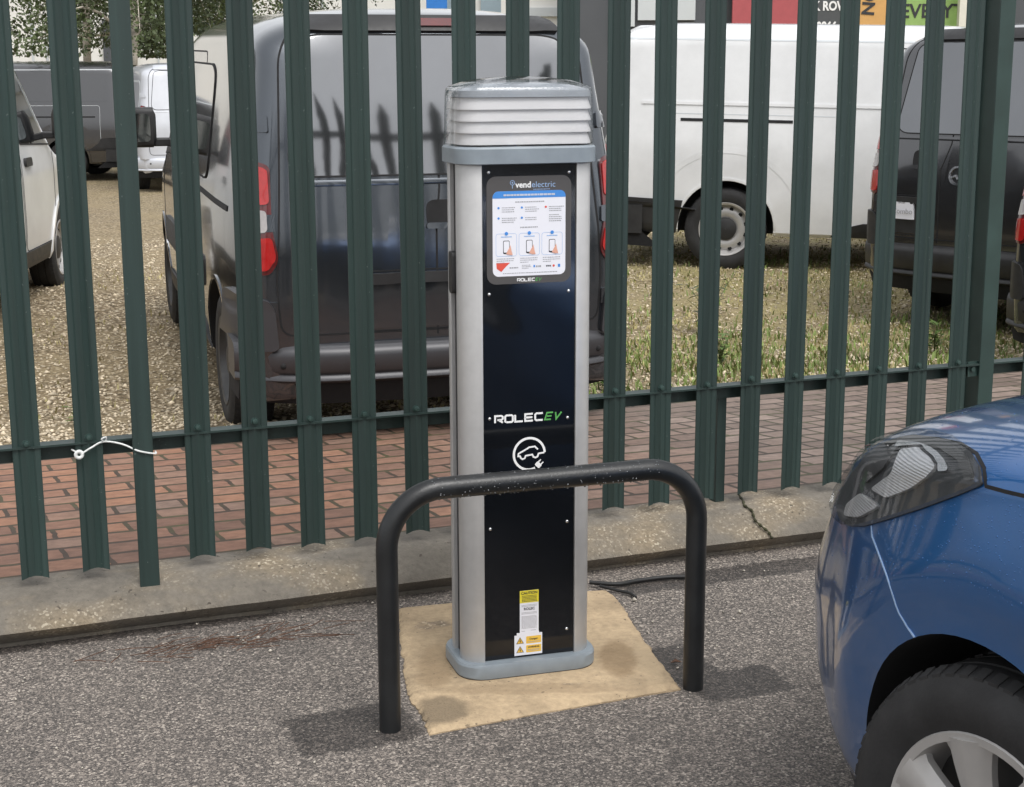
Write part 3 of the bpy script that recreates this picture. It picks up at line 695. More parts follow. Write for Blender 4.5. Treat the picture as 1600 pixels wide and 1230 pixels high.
bx_ = MB(); num = MB(); ph = MB(); scr = MB(); hnd = MB()
for x in (-.0555, .0, .0555):
    stroke(bx_, rrect(.050, .052, .006, 4, x, 1.0485), .0007, fr(.0016), 0, .0003, True)
    num.prism(disc(x, 1.0745, .0042), 0, .0003, fr(.0021))
    bx_.prism([(x - .013, 1.066), (x + .013, 1.066), (x + .013, 1.0682), (x - .013, 1.0682)], 0, .0003, fr(.0016))
    ph.prism(rrect(.0155, .031, .003, 4, x, 1.043), 0, .0003, fr(.0016)); scr.prism(rrect(.0130, .026, .002, 3, x, 1.044), 0, .0003, fr(.0020))
    hnd.prism([(x + .008, 1.025), (x + .015, 1.025), (x + .012, 1.035), (x + .0095, 1.048), (x + .008, 1.044), (x + .0035, 1.036), (x - .001, 1.028)], 0, .0003, fr(.0024))
bx_.build('step_box', 'ink_lblue', ns, 0); num.build('step_number', 'ink_blue', ns, 0); ph.build('phone_icon', 'ink_black', ns, 0); scr.build('phone_icon', 'paper', ns, 0); hnd.build('hand_icon', 'ink_skin', ns, 0)
q = MB(); q.prism([(-.080, 1.007), (-.047, 1.007), (-.056, .999), (-.068, .9865), (-.079, .994)], 0, .0003, fr(.0016)); q.build('payment_logo', 'ink_red', ns, 0)
q = MB(); q.prism([(.070, .993), (.0755, .993), (.0755, 1.000), (.070, 1.000)], 0, .0003, fr(.0016)); q.prism([(.010, .9945), (.014, .9945), (.014, 1.0), (.010, 1.0)], 0, .0003, fr(.0016)); q.build('payment_logo', 'ink_blue', ns, 0)
bars(scribble(.041, .053, .9965, .0035, .003), 'ink_black', 'payment_logo')
def T(body, size, x, z, m, name, off=.0012, bold=0, shear=0, align='CENTER', parent=ns, sx=1, depth=.0003):
    return link(name, text_mesh(body, size, lambda a, b, c: Vector((x + a, FY - off - c, z + b)), depth, bold, shear, align, sx), m, parent, 0)
T('vend', .0195, -.0330, 1.1850, 'ink_white', 'lettering', bold=.0005, align='LEFT'); T('electric', .0195, .0055, 1.1850, 'ink_lblue', 'lettering', bold=-.0001, align='LEFT')
q = MB(); stroke(q, disc(-.0405, 1.1905, .0052, 14), .0011, fr(.0012), 0, .0003, True); q.prism(disc(-.0405, 1.1905, .0018, 10), 0, .0003, fr(.0012)); stroke(q, [(-.0405, 1.1850), (-.0405, 1.1775)], .0014, fr(.0012), 0, .0003); q.build('plug_logo', 'ink_lblue', ns, 0)
bars(scribble(.010, .050, 1.1745, .0014, .003), 'ink_lblue', 'logo_line', .0012)
# wide squared letters drawn as strokes
def letters(mb, word, x, z, h, wd, gap, sw, fn, shear=0, ratio=1.5):
    G = {'R': [[(0, 0), (0, 1), (.82, 1), (1, .85), (1, .56), (.85, .42), (.3, .42)], [(.45, .42), (1, 0)]],
         'O': [[(.16, 0), (.84, 0), (1, .16), (1, .84), (.84, 1), (.16, 1), (0, .84), (0, .16), (.16, 0)]],
         'L': [[(0, 1), (0, .0), (1, 0)]],
         'E': [[(1, 1), (0, 1), (0, 0), (1, 0)], [(0, .5), (.94, .5)]],
         'C': [[(1, 1), (.16, 1), (0, .84), (0, .16), (.16, 0), (1, 0)]],
         'V': [[(0, 1), (.45, 0), (1, 1)]]}
    for chr_ in word:
        for pl_ in G[chr_]:
            stroke(mb, [(x + px * wd + shear * pz * h, z + pz * h) for px, pz in pl_], sw, fn, 0, .0004)
        x += wd + gap
    return x
q = MB(); xe = letters(q, 'ROLEC', -.0845, .629, .0165, .0190, .0058, .0044, fr(0)); q.build('maker_lettering', 'ink_white', ch, 0)
q = MB(); letters(q, 'EV', xe - .0005, .629, .0165, .0150, .0065, .0036, fr(0), .32); q.build('maker_lettering', 'ink_green', ch, 0)
q = MB(); xe = letters(q, 'ROLEC', -.0290, .9630, .0062, .0068, .0021, .0017, fr(.0012)); q.build('maker_lettering', 'ink_white', ns, 0)
q = MB(); letters(q, 'EV', xe - .0003, .9630, .0062, .0052, .0022, .0013, fr(.0012), .32); q.build('maker_lettering', 'ink_green', ns, 0)
# car-and-plug emblem
q = MB(); ex, ez, er = .0, .548, .0385
ring = [(ex + er * math.cos(a), ez + er * math.sin(a)) for a in np.linspace(R(2), R(292), 48)]
stroke(q, [(ex + .018, ez - .0015), (ex + .026, ez - .0015), (ex + .0275, ez + .001)] + ring, .0058, fr(0), 0, .0004) if False else stroke(q, ring, .0056, fr(0), 0, .0004)
k = .0385
car = [(-.72, -.10), (-.60, -.10), (-.56, -.22), (-.44, -.31), (-.30, -.26), (-.24, -.10), (.20, -.06), (.26, -.20), (.40, -.27), (.54, -.20), (.60, -.02), (.98, .02)]
stroke(q, [(ex + a * k, ez + b * k) for a, b in car], .0038, fr(.00005), 0, .0004)
car = [(-.60, -.10), (-.72, -.10), (-.70, .06), (-.10, .36), (-.02, .42), (.36, .45), (.56, .25)]
stroke(q, [(ex + a * k, ez + b * k) for a, b in car], .0038, fr(.0001), 0, .0004)
px_, pz_ = ex + .58 * k, ez - .74 * k
Rm = lambda a, b: (px_ + a * math.cos(R(45)) - b * math.sin(R(45)), pz_ + a * math.sin(R(45)) + b * math.cos(R(45)))
q.prism([Rm(*p) for p in rrect(.0115, .015, .003)], 0, .0004, fr(.00015))
for dz in (-.0045, .0045): stroke(q, [Rm(.005, dz), Rm(.0135, dz)], .0030, fr(.0002), 0, .0004)
q.build('car_plug_emblem', 'ink_white', ch, 0)
# caution labels
cl_ = MB(); cl_.prism([(-.0245, .0985), (.0235, .0985), (.0235, .207), (-.0245, .207)], 0, .0004, fr(0)); cl_ = cl_.build('caution_label', 'paper', ch, 0)
flat([(-.0245, .176), (.0235, .176), (.0235, .207), (-.0245, .207)], .0004, 'yellow', 'yellow_band', cl_)
T('CAUTION', .0092, -.0005, .2005, 'ink_black', 'lettering', .0008, .0003, parent=cl_)
T('ROLEC', .0090, -.0005, .1600, 'ink_black', 'lettering', .0004, .0003, parent=cl_)
ns_keep = ns; ns = cl_; ls = []
for z in (.1935, .1900, .1865, .1830, .1795): ls += scribble(-.019, .019, z, .0016, .003)
bars(ls, 'ink_black', 'printed_line', .0008); ls = []
for z in [.170, .167] + [.151, .148] + [.141 - .0030 * k for k in range(11)]: ls += scribble(-.020, .019, z, .0013, .0035)
ls += scribble(-.020, -.010, .1035, .0016, .003) + scribble(.004, .016, .1045, .0016, .003)
bars(ls, 'ink_grey', 'printed_line', .0004)
dl = MB(); dl.prism([(-.0385, .0425), (.0325, .0425), (.0325, .0965), (.0245, .0965), (.0245, .1005), (-.0325, .1005), (-.0325, .0945), (-.0385, .0945)], 0, .0004, fr(.0005)); dl = dl.build('warning_label', 'paper', ch, 0)
ns = dl
for z in (.0805, .0575):
    q = MB(); q.prism(rrect(.0385, .0185, .002, 3, .0105, z), 0, .0003, fr(.0009)); q.build('amber_band', 'amber', dl, 0)
    q = MB(); q.prism([(-.034, z - .008), (-.0145, z - .008), (-.02425, z + .009)], 0, .0003, fr(.0009)); q.build('hazard_symbol', 'ink_black', dl, 0)
    q = MB(); q.prism([(-.0317, z - .0067), (-.0168, z - .0067), (-.02425, z + .0063)], 0, .0003, fr(.0013)); q.build('hazard_symbol', 'amber', dl, 0)
    q = MB(); stroke(q, [(-.0235, z + .0035), (-.0255, z - .0010), (-.0230, z - .0010), (-.0248, z - .0055)], .0013, fr(.0017), 0, .0003); q.build('hazard_symbol', 'ink_black', dl, 0)
T('Danger', .0072, .0105, .0825, 'ink_black', 'lettering', .0012, .0001, parent=dl); T('WARNING', .0060, .0105, .0615, 'ink_black', 'lettering', .0012, .0002, parent=dl)
ls = scribble(-.004, .026, .0755, .0016, .003) + scribble(-.004, .026, .0555, .0014, .003) + scribble(-.004, .026, .0525, .0014, .003)
bars(ls, 'ink_grey', 'printed_line', .0012)
ns = ns_keep

# ================================================================== HOOP BARRIER
hA, hB = Vector((-.277, 3.267, 0)), Vector((.433, 3.502, 0)); hv = (hB - hA); hl = hv.length; hyaw = math.atan2(hv.y, hv.x)
hp = empty('hoop_barrier', ((hA + hB) / 2).to_tuple(), hyaw, 'black steel tube hoop barrier in front of the charger', 'barrier')
rt_, ht = .13, .553; path = [(-hl / 2, 0, -.05), (-hl / 2, 0, .1), (-hl / 2, 0, .25)]
path += [(-hl / 2 + rt_ - rt_ * math.cos(a), 0, ht - rt_ + rt_ * math.sin(a)) for a in np.linspace(0, math.pi / 2, 14)]
path += [(-.12, 0, ht), (.12, 0, ht)]
path += [(hl / 2 - rt_ + rt_ * math.sin(a), 0, ht - rt_ + rt_ * math.cos(a)) for a in np.linspace(0, math.pi / 2, 14)] + [(hl / 2, 0, .25), (hl / 2, 0, .1), (hl / 2, 0, -.05)]
MB().tube(path, .0245, 28).build('hoop_tube', 'hoop', hp, 60)
dr = MB()
def drop(mb, p, r, n, el=1.0):
    n = Vector(n).normalized(); a = n.orthogonal().normalized(); b = n.cross(a); rings = []
    for (k, h) in ((1, 0), (.86, .45), (.5, .8), (.05, .95)):
        rings.append([Vector(p) + (a * math.cos(t) + b * math.sin(t)) * r * k + n * r * h * el for t in np.linspace(0, 2 * math.pi, 8)[:-1]])
    mb.loft(rings)
for i in range(70):
    x = random.uniform(-hl / 2 + .1, hl / 2 - .1); a = random.gauss(0, .25)
    if i > 50: drop(dr, (x, -.0243 * math.sin(a + 2.2), ht + .0243 * math.cos(a + 2.2)), random.uniform(.0012, .002), (0, -math.sin(a + 2.2), math.cos(a + 2.2)))
    else: drop(dr, (x, -.0243 * math.sin(a), ht - .0243 * math.cos(a)), random.uniform(.0013, .0028), (0, -math.sin(a), -math.cos(a)), 1.2)
for i in range(160):
    x = random.uniform(-hl / 2 + .1, hl / 2 - .1); a = random.uniform(-1.2, 2.4)
    drop(dr, (x, -.0244 * math.sin(a), ht + .0244 * math.cos(a)), random.uniform(.0007, .0016), (0, -math.sin(a), math.cos(a)), .8)
o = dr.build('raindrops', M['lampcover'], hp, 60); tag(o, kind='stuff')
M['drop'] = plain('water_bead', (.16, .17, .18), .05, 0, .1, 50, coat=1, rvar=.02); o.data.materials[0] = M['drop']

# cable on the ground, leaf
cab = smooth_path([(.22, 4.24, .016), (.30, 4.235, .012), (.36, 4.27, .010), (.46, 4.30, .011), (.555, 4.30, .010)], 6)
ce = empty('black_cable', (.36, 4.25, 0), 0, 'black cable end lying on the asphalt behind the charger', 'cable')
off_ = Vector((.36, 4.25, 0))
MB().tube([p - off_ for p in cab], .0065, 7).build('flex', 'cable', ce, 60)
MB().tube([p - off_ for p in smooth_path([(.25, 4.22, .012), (.29, 4.19, .010), (.33, 4.165, .009), (.345, 4.13, .008)], 5)], .0045, 7).build('flex', 'cable', ce, 60)
lf = MB(); lf.add([(0, 0, .004), (.014, -.006, .010), (.03, 0, .006), (.014, .009, .012)], [(0, 1, 2), (0, 2, 3)])
o = lf.build('fallen_leaf', 'twig', smooth=0); o.location = (.392, 3.645, .003); tag(o, 'small brown dead leaf by the right foot of the hoop', 'leaf')
# twigs and chips (uncountable)
tw = MB()
for i in range(70):
    x = random.gauss(-.75, .13); y = 3.80 + (x + .75) * .37 + random.gauss(0, .035); a = random.uniform(-.4, 1.2); l_ = random.uniform(.03, .12)
    tw.tube([(x, y, .006), (x + l_ / 2 * math.cos(a), y + l_ / 2 * math.sin(a), .012), (x + l_ * math.cos(a + .3), y + l_ * math.sin(a + .3), .005)], .0011, 4)
o = tw.build('dead_twigs', 'twig', smooth=0); tag(o, 'scatter of dead brown twigs along the concrete kerb', 'twigs', kind='stuff')
def stones(name, P, rad, m, flat_=.6):
    base = np.array([(1, 0, 0), (-1, 0, 0), (0, 1, 0), (0, -1, 0), (0, 0, 1), (0, 0, -1)], float)
    fc = np.array([(0, 2, 4), (2, 1, 4), (1, 3, 4), (3, 0, 4), (2, 0, 5), (1, 2, 5), (3, 1, 5), (0, 3, 5)])
    n = len(P); V = np.empty((n, 6, 3))
    for i in range(6): V[:, i, :] = base[i] * rng.uniform(.6, 1.3, (n, 3))
    a = rng.uniform(0, 6.28, n); c, s = np.cos(a)[:, None], np.sin(a)[:, None]
    tl = rng.uniform(-.5, .5, n)[:, None]
    X = V[..., 0] * c - V[..., 1] * s; Y = V[..., 0] * s + V[..., 1] * c; Z = V[..., 2] * flat_ + X * tl * .5
    V = np.stack([X, Y, Z], -1) * rad[:, None, None] + P[:, None, :]
    return fast_mesh(name, V.reshape(-1, 3), (fc[None] + 6 * np.arange(n)[:, None, None]).reshape(-1, 3), m)
# chips on asphalt
n = 420; s_ = rng.uniform(-2, 2.2, n); y_ = -.09 - np.abs(rng.normal(0, .5, n)) ; 
P = np.array([tuple(fw(a, b, .003)) for a, b in zip(s_, y_)] + [(-.70, 3.80, .006), (-.665, 3.83, .007), (-.72, 3.845, .005), (-.62, 3.74, .006), (.34, 4.12, .006), (.62, 4.02, .005), (.39, 4.09, .005), (-.52, 3.87, .005)])
o = stones('loose_chips', P, np.concatenate([rng.uniform(.002, .005, n), [.010, .009, .008, .007, .010, .009, .006, .006]]), 'chip'); tag(o, 'tiny pale stone chips scattered over the asphalt', 'stone chips', kind='stuff')

# ================================================================== LOT: gravel stones, grass, weeds
n = 46000; s_ = rng.uniform(-5.5, 8, n); y_ = 2.7 + rng.random(n) ** 1.5 * 9
keep = rng.random(n) < np.where(s_ > 1.2, .7, 1.0); s_, y_ = s_[keep], y_[keep]
P = np.array([tuple(fw(a, b, lotz(a, b) + .003)) for a, b in zip(s_, y_)]); o = stones('gravel_stones', P, rng.uniform(.006, .015, len(P)) * np.where(rng.random(len(P)) < .08, 1.8, 1), 'stone')
tag(o, 'loose tan gravel stones covering the van lot', 'gravel', kind='stuff')
def grass(name, n, smin, smax, ymin, ymax, hmin, hmax, dens, m):
    s = rng.uniform(smin, smax, n); y = ymin + rng.random(n) ** 1.3 * (ymax - ymin)
    d = np.array([dens(a, b) for a, b in zip(s, y)]); k = rng.random(n) < d; s, y = s[k], y[k]; n = len(s)
    B = np.array([tuple(fw(a, b, lotz(a, b))) for a, b in zip(s, y)]); h = rng.uniform(hmin, hmax, n); a = rng.uniform(0, 6.28, n)
    wv = np.stack([np.cos(a), np.sin(a), 0 * a], -1) * (.0035 + .004 * rng.random(n))[:, None]
    ln = np.stack([np.cos(a + 1.5), np.sin(a + 1.5), 0 * a], -1) * (h * rng.uniform(.1, .8, n))[:, None]
    up = np.stack([0 * h, 0 * h, h], -1)
    V = np.stack([B - wv, B + wv, B + ln * .4 + up * .6 + wv * .8, B + ln * .4 + up * .6 - wv * .8, B + ln + up], 1).reshape(-1, 3)
    i = np.arange(n)[:, None] * 5
    Fq = np.concatenate([i + np.array([[0, 1, 2]]), i + np.array([[0, 2, 3]]), i + np.array([[3, 2, 4]])])
    return fast_mesh(name, V, Fq, m)
def dn(a, b):
    v = noise.noise(Vector((a * .9, b * .9, 5))) + .5 * noise.noise(Vector((a * 2.7, b * 2.7, 8)))
    return max(0, min(1, (.18 if a < 1.0 else .62) + v * .9))
M['green_grass'] = plain('green_grass', (.18, .24, .065), .7, 0, .45, 2.2)
o = grass('green_grass', 26000, .9, 8, 2.65, 8, .015, .06, lambda a, b: dn(a + 9, b) * (1.1 if b < 4.6 else .35) - .08, 'green_grass'); tag(o, 'fresh green grass patches just behind the fence at right', 'grass', kind='stuff')
o = grass('grass', 36000, .9, 8, 2.65, 10, .01, .035, lambda a, b: dn(a, b) * .7, 'grass'); tag(o, 'patchy yellow green grass growing through the lot behind the fence', 'grass', kind='stuff')
o = grass('dry_grass', 12000, -5, 1.2, 2.65, 9, .01, .04, lambda a, b: dn(a, b) * .6, 'grass'); tag(o, 'sparse dry grass tufts between the gravel at left', 'grass', kind='stuff')
def weed(s, y, h, k, label, spread=.5, m='weed', lsz=.03):
    p = fw(s, y, lotz(s, y)); e = empty('weed_plant', p.to_tuple(), random.uniform(0, 6), label, 'weed', 'weeds growing in the lot'); st = MB(); lv_ = MB()
    for i in range(k):
        a = random.uniform(0, 6.28); l_ = h * random.uniform(.6, 1.1); bend = random.uniform(.1, spread)
        pt = [Vector((math.cos(a) * bend * l_ * t * t, math.sin(a) * bend * l_ * t * t, l_ * t)) for t in np.linspace(0, 1, 6)]
        st.tube(pt, [.004 * (1 - t * .7) for t in np.linspace(0, 1, 6)], 5)
        for q_ in np.linspace(.2, 1, 9):
            b = pt[min(5, int(q_ * 5))].lerp(pt[min(5, int(q_ * 5) + 1)], q_ * 5 % 1)
            aa = random.uniform(0, 6.28); d = Vector((math.cos(aa), math.sin(aa), random.uniform(-.2, .5))).normalized(); sd_ = d.cross(Vector((0, 0, 1))).normalized(); r = lsz * random.uniform(.6, 1.3)
            lv_.add([b, b + d * r + sd_ * r * .35 + Vector((0, 0, r * .1)), b + d * r * 2.1, b + d * r - sd_ * r * .35 + Vector((0, 0, r * .1))], [(0, 1, 2), (0, 2, 3)])
    st.build('stem', 'stem', e, 60); lv_.build('foliage', m, e, 0, recalc=False)
weed(3.2, 4.6, .34, 9, 'bushy dark green weed in front of the right dark van bumper', .7, 'leaf', .04)
weed(2.55, 3.3, .24, 7, 'bright green upright weed in the middle of the grass at right', .4)
weed(1.65, 2.85, .15, 7, 'low bright green weed just behind the rail right of the charger', .8)
weed(-.9, 3.25, .12, 5, 'small green weed in the gravel left of the grey van rear wheel', .7)
weed(3.9, 3.2, .18, 7, 'spreading green weed near the fence post at right', .8)
weed(2.3, 7.3, .28, 5, 'tall green weed by the wheel of the white van', .4)

# ================================================================== VEHICLES
def sup_arc(ys, zs, yt, zt, n, k, exclude_first=True):
    out = []
    for i in range(1 if exclude_first else 0, k + 1):
        a = math.pi / 2 * i / k; out.append((yt + (ys - yt) * math.cos(a) ** (2 / n), zs + (zt - zs) * math.sin(a) ** (2 / n)))
    return out
def interp(x, tab): return float(np.interp(x, [t[0] for t in tab], [t[1] for t in tab]))
def smooth_tab(tab, k=24):
    xs = np.array([t[0] for t in tab]); ys = np.array([t[1] for t in tab]); d = np.gradient(ys, xs); out = []
    # monotone-ish cubic hermite
    sl = np.diff(ys) / np.diff(xs); d[1:-1] = [0 if a * b <= 0 else 2 * a * b / (a + b) for a, b in zip(sl[:-1], sl[1:])]; d[0] = sl[0]; d[-1] = sl[-1]
    for i in range(len(xs) - 1):
        h = xs[i + 1] - xs[i]
        for t in np.linspace(0, 1, k, endpoint=False):
            out.append((xs[i] + h * t, (2 * t ** 3 - 3 * t * t + 1) * ys[i] + (t ** 3 - 2 * t * t + t) * h * d[i] + (-2 * t ** 3 + 3 * t * t) * ys[i + 1] + (t ** 3 - t * t) * h * d[i + 1]))
    return out + [(xs[-1], ys[-1])]
def section(W, zb, zt, rc, tumble, nx, ns_=14, na=12):
    zs = zt - rc; pts = [(0, zb), (W * .6, zb), (W * tumble(zb) * .97, zb)]
    for i in range(ns_ + 1):
        z = zb + .03 + (zs - zb - .03) * i / ns_; pts.append((W * tumble(z), z))
    pts += sup_arc(pts[-1][1 - 1], zs, 0, zt, nx, na)
    return pts
def mirror_ring(pts, x): return [(x, -y, z) for y, z in pts] + [(x, y, z) for y, z in pts[::-1][1:-1]]
def wheel(parent, x, y, r, rr, wd, style, sgn, rz=0, name='wheel'):
    w_ = empty(name, (x, y, r), rz); w_.parent = parent
    t = MB(); h = wd / 2
    t.lathe([(rr - .012, -h * .8), (rr + .012, -h * .96), (r * .5 + rr * .5, -h * 1.03), (r - .03, -h * .97), (r - .008, -h * .84), (r, -h * .6), (r, -h * .32), (r - .008, -h * .30), (r - .008, -h * .24), (r, -h * .22), (r, h * .22), (r - .008, h * .24), (r - .008, h * .30), (r, h * .32), (r, h * .6), (r - .008, h * .84), (r - .03, h * .97), (r * .5 + rr * .5, h * 1.03), (rr + .012, h * .96), (rr - .012, h * .8)], 72, 'Y', closed=False)
    for k in range(60):     # shoulder tread blocks
        a = 2 * math.pi * k / 60
        for s2 in (-1, 1):
            c = Vector((math.cos(a) * (r - .002), s2 * h * .72, math.sin(a) * (r - .002))); dx = Vector((-math.sin(a), 0, math.cos(a))) * .009; dy = Vector((0, s2 * h * .12, 0)); up = Vector((math.cos(a), 0, math.sin(a))) * .005
            q_ = [c - dx - dy + up, c + dx - dy + up, c + dx + dy * 1.2 - up, c - dx + dy * 1.2 - up]
            t.add(q_ + [p - up * 2 for p in q_], [(0, 1, 2, 3), (0, 4, 5, 1), (2, 6, 7, 3), (1, 5, 6, 2), (3, 7, 4, 0)])
    t.build('tyre', 'tyre', w_, 40)
    f = sgn  # outer face direction
    if style == 'alloy':
        m_ = MB(); m_.lathe([(rr + .006, f * h * .93), (rr + .004, f * h * .97), (rr - .010, f * h * .94), (rr - .016, f * h * .6), (rr - .020, -f * h * .7)], 64, 'Y', closed=False)
        m_.build('rim', 'rim', w_, 50)
        b_ = MB(); b_.lathe([(.001, f * h * .02), (rr - .018, f * h * .02)], 48, 'Y', closed=False); b_.build('dark_backing', 'rimdark', w_, 50)  # dark disc stands in for the shade between the spokes
        s_ = MB(); nsp = 7
        for k in range(nsp):
            a0 = 2 * math.pi * k / nsp + .25; rows = []
            for q_ in np.linspace(0, 1, 8):
                rad = .03 + (rr - .036) * q_; wdt = .022 + .020 * q_ ** 1.5 + (.012 if q_ > .9 else 0); yo = f * h * (.55 + .36 * q_ ** .8); sweep = a0 + .22 * q_
                c = Vector((math.cos(sweep) * rad, yo, math.sin(sweep) * rad)); tn = Vector((-math.sin(sweep), 0, math.cos(sweep)))
                cr = Vector((0, f * .009, 0)); bk = Vector((0, -f * .022, 0))
                rows.append([c - tn * wdt, c - tn * wdt * .5 + cr * .7, c + cr, c + tn * wdt * .5 + cr * .3, c + tn * wdt - cr, c + tn * wdt + bk, c - tn * wdt + bk])
            s_.loft(rows)
        s_.lathe([(.001, f * h * .80), (.03, f * h * .80), (.045, f * h * .72), (.048, f * h * .4)], 32, 'Y', closed=False)
        s_.build('spokes', 'rim', w_, 40)
        c_ = MB(); c_.lathe([(.001, f * (h * .80 + .006)), (.022, f * (h * .80 + .005)), (.026, f * h * .80)], 24, 'Y', closed=False); c_.build('centre_cap', 'rimdark', w_, 40)
    else:
        col = 'rim' if style == 'steel' else 'rimdark'
        m_ = MB(); m_.lathe([(rr + .006, f * h * .93), (rr + .003, f * h * .98), (rr - .012, f * h * .93), (rr - .018, f * h * .55), (rr - .035, f * h * .42), (rr - .06, f * h * .60), (.09, f * h * .52), (.075, f * h * .30), (.001, f * h * .30)], 64, 'Y', closed=False)
        m_.build('rim', col, w_, 50)
        hm = MB()
        for k in range(12):
            a = 2 * math.pi * (k + .5) / 12; q_ = []
            rad = rr - .047
            hm.add([(math.cos(a) * rad + .0165 * math.cos(b) , f * (h * .535), math.sin(a) * rad + .0165 * math.sin(b)) for b in np.linspace(0, 2 * math.pi, 13)[:-1]] + [(math.cos(a) * rad + .0165 * math.cos(b) , f * (h * .58), math.sin(a) * rad + .0165 * math.sin(b)) for b in np.linspace(0, 2 * math.pi, 13)[:-1]], [tuple(range(12)), tuple(range(12, 24))] + [(i, (i + 1) % 12, 12 + (i + 1) % 12, 12 + i) for i in range(12)])
        hm.build('vent_hole', 'well', w_, 0)
        c_ = MB(); c_.lathe([(.09, f * h * .5), (.088, f * h * .70), (.06, f * h * .78), (.001, f * h * .80)], 32, 'Y', closed=False); c_.build('centre_cap', 'blackpl', w_, 40)
    return w_
def make_van(name, loc, heading, label, paint_m, P, detail, tilt=0):
    """x forward from the rear axle, y to the left"""
    root = empty(name, loc, heading, label, 'van', 'parked vans'); root.rotation_euler = (0, tilt, heading)
    RO, WB, FO, H, HW = P['ro'], P['wb'], P['fo'], P['h'], P['hw']; x0, x1 = -RO, WB + FO
    tumb = lambda z: interp(z, [(.15, .95), (.3, .975), (.55, 1), (.95, .995), (1.2, .965), (H - .35, .905), (H - .1, .87), (H, .86)])
    zt = smooth_tab([(x0, H - .045), (x0 + .5, H - .005), (x1 - 2.6, H), (x1 - 1.95, H - .06), (x1 - 1.05, 1.20), (x1 - .6, 1.08), (x1 - .2, .95), (x1, .74)], 10)
    wf = smooth_tab([(x0, HW * P.get('rt', .95)), (x0 + .55, HW * .99), (x0 + 1.0, HW), (x1 - 1.1, HW), (x1 - .6, HW * .97), (x1 - .25, HW * .86), (x1 - .08, HW * .66), (x1, HW * .42)], 8)
    lean = lambda z: interp(z, [(.2, .0), (.9, .0), (1.0, .003), (1.2, .042), (H - .15, P.get('lean', .17)), (H, P.get('lean', .17) + .05)])
    sts = [(x0 - .012, .30), (x0 - .008, .6), (x0, .875), (x0 + .010, .925), (x0 + .030, .96), (x0 + .065, .985), (x0 + .13, 1.0)]
    xs_ = list(np.arange(x0 + .22, x1 - .3, .085)) + list(np.linspace(x1 - .28, x1 - .005, 14)); sts += [(x, 1.0) for x in xs_]
    rings = []; zc = .95
    for x, k in sts:
        zt_ = interp(x, zt); rc = min(.20, (zt_ - .25) * .3); pts = section(interp(x, wf), .29, zt_, rc, tumb, 2.8)
        ky = k; kz = 1 - (1 - k) * .62 if k > .8 else k
        ring_ = mirror_ring([(y * ky, zc + (z - zc) * kz) for y, z in pts], x); fade = max(0, 1 - max(0, x - x0) / 1.2)
        rings.append([(X + lean(Z) * fade, Y, Z) for X, Y, Z in ring_])
    body = MB().loft(rings).build('body', paint_m, root, 40); bv = bvh_of(body)
    wr = P['wr']; cuts = []
    for xw in (0, WB):
        for sg in (-1, 1):
            c_ = MB(); c_.lathe([(wr + .055, 0), (wr + .055, .55)], 40, 'Y', (xw, sg * (HW - .24) - (0 if sg > 0 else .55), wr + .005)); cuts.append(c_.build('arch', 'well', None, 0))
            cuts[-1].matrix_world = root.matrix_world
    bpy.context.view_layer.update()
    for c_ in cuts: c_.matrix_world = root.matrix_world
    bool_cut(body, cuts)
    ws_ = P.get('steel', 'steel')
    for xw in (0, WB):
        for sg in (-1, 1): wheel(root, xw, sg * (HW - .125), wr, wr * .635, .205, ws_, sg, (P.get('steer', 0) if xw else 0))
    rm = rear_map(); ex = detail.get('extra', True)
    # lower rear bumper
    dk = detail.get('bumper', paint_m)
    bt, bb = detail.get('bz', (.52, .33)); rows = []
    for (ox, z) in ((.14, bt + .015), (-.03, bt + .010), (-.062, bt + .002), (-.078, bt - .016), (-.084, bt - .035), (-.078, bb + .052), (-.070, bb + .042), (-.066, bb + .036), (-.080, bb + .026), (-.083, bb + .012), (-.066, bb), (.14, bb)):
        rows.append([(x0 + ox + .0 + .20 * (abs(u) ** 5) , u * (HW + .012), z) for u in np.linspace(-1, 1, 31)])
    bm_ = MB().loft([list(r) for r in zip(*rows)]).build('bumper', dk, root, 45)
    q = MB(); 
    rows = [[(x0 + ox + .20 * (abs(u) ** 5), u * (HW * .99), z) for u in np.linspace(-1, 1, 31)] for (ox, z) in ((.14, bb + .012), (-.055, bb + .008), (-.045, bb - .03), (-.01, bb - .10), (.3, bb - .11))]
    q.loft([list(r) for r in zip(*rows)]).build('bumper_skirt', 'well', root, 45)
    for sg in (-1, 1):
        pc = MB()
        conform(bv, rpoly([(sg * HW * .815, bt - .01), (sg * HW * .99, bt - .01), (sg * HW * .985, bt + detail.get('corner_h', .21)), (sg * HW * .835, bt + detail.get('corner_h', .21))], [.03, 0, .02, .06]), rm, .022, 'bumper_corner', dk, root, .04, .03)
        # tail lamp wraps the corner
        dm = dir_map((.80, -sg * .60, 0), c=(x0 + .1, sg * HW * .805, 0)); z0_, z1_ = detail.get('lamp', (.84, 1.31)); mir = sg
        def mu(pl_): return [(mir * a, b) for a, b in pl_]
        hh = z1_ - z0_
        hs_ = conform(bv, rpoly(mu([(-.09, z1_), (.008, z1_ - .02), (.035, z0_ + hh * .45), (.062, z0_ + hh * .14), (.03, z0_), (-.10, z0_ + .02)]), .03), dm, .010, 'tail_lamp', 'darkred', root, .03, .02)
        conform(bv, rpoly(mu([(-.08, z1_ - .02), (.0, z1_ - .035), (.020, z0_ + hh * .62), (-.085, z0_ + hh * .60)]), .02), dm, .015, 'lens', 'redlens', hs_, .03, .01)
        conform(bv, rpoly(mu([(-.05, z0_ + hh * .56), (.010, z0_ + hh * .57), (.022, z0_ + hh * .38), (-.05, z0_ + hh * .36)]), .02), dm, .015, 'lens', 'clearlens', hs_, .03, .01)
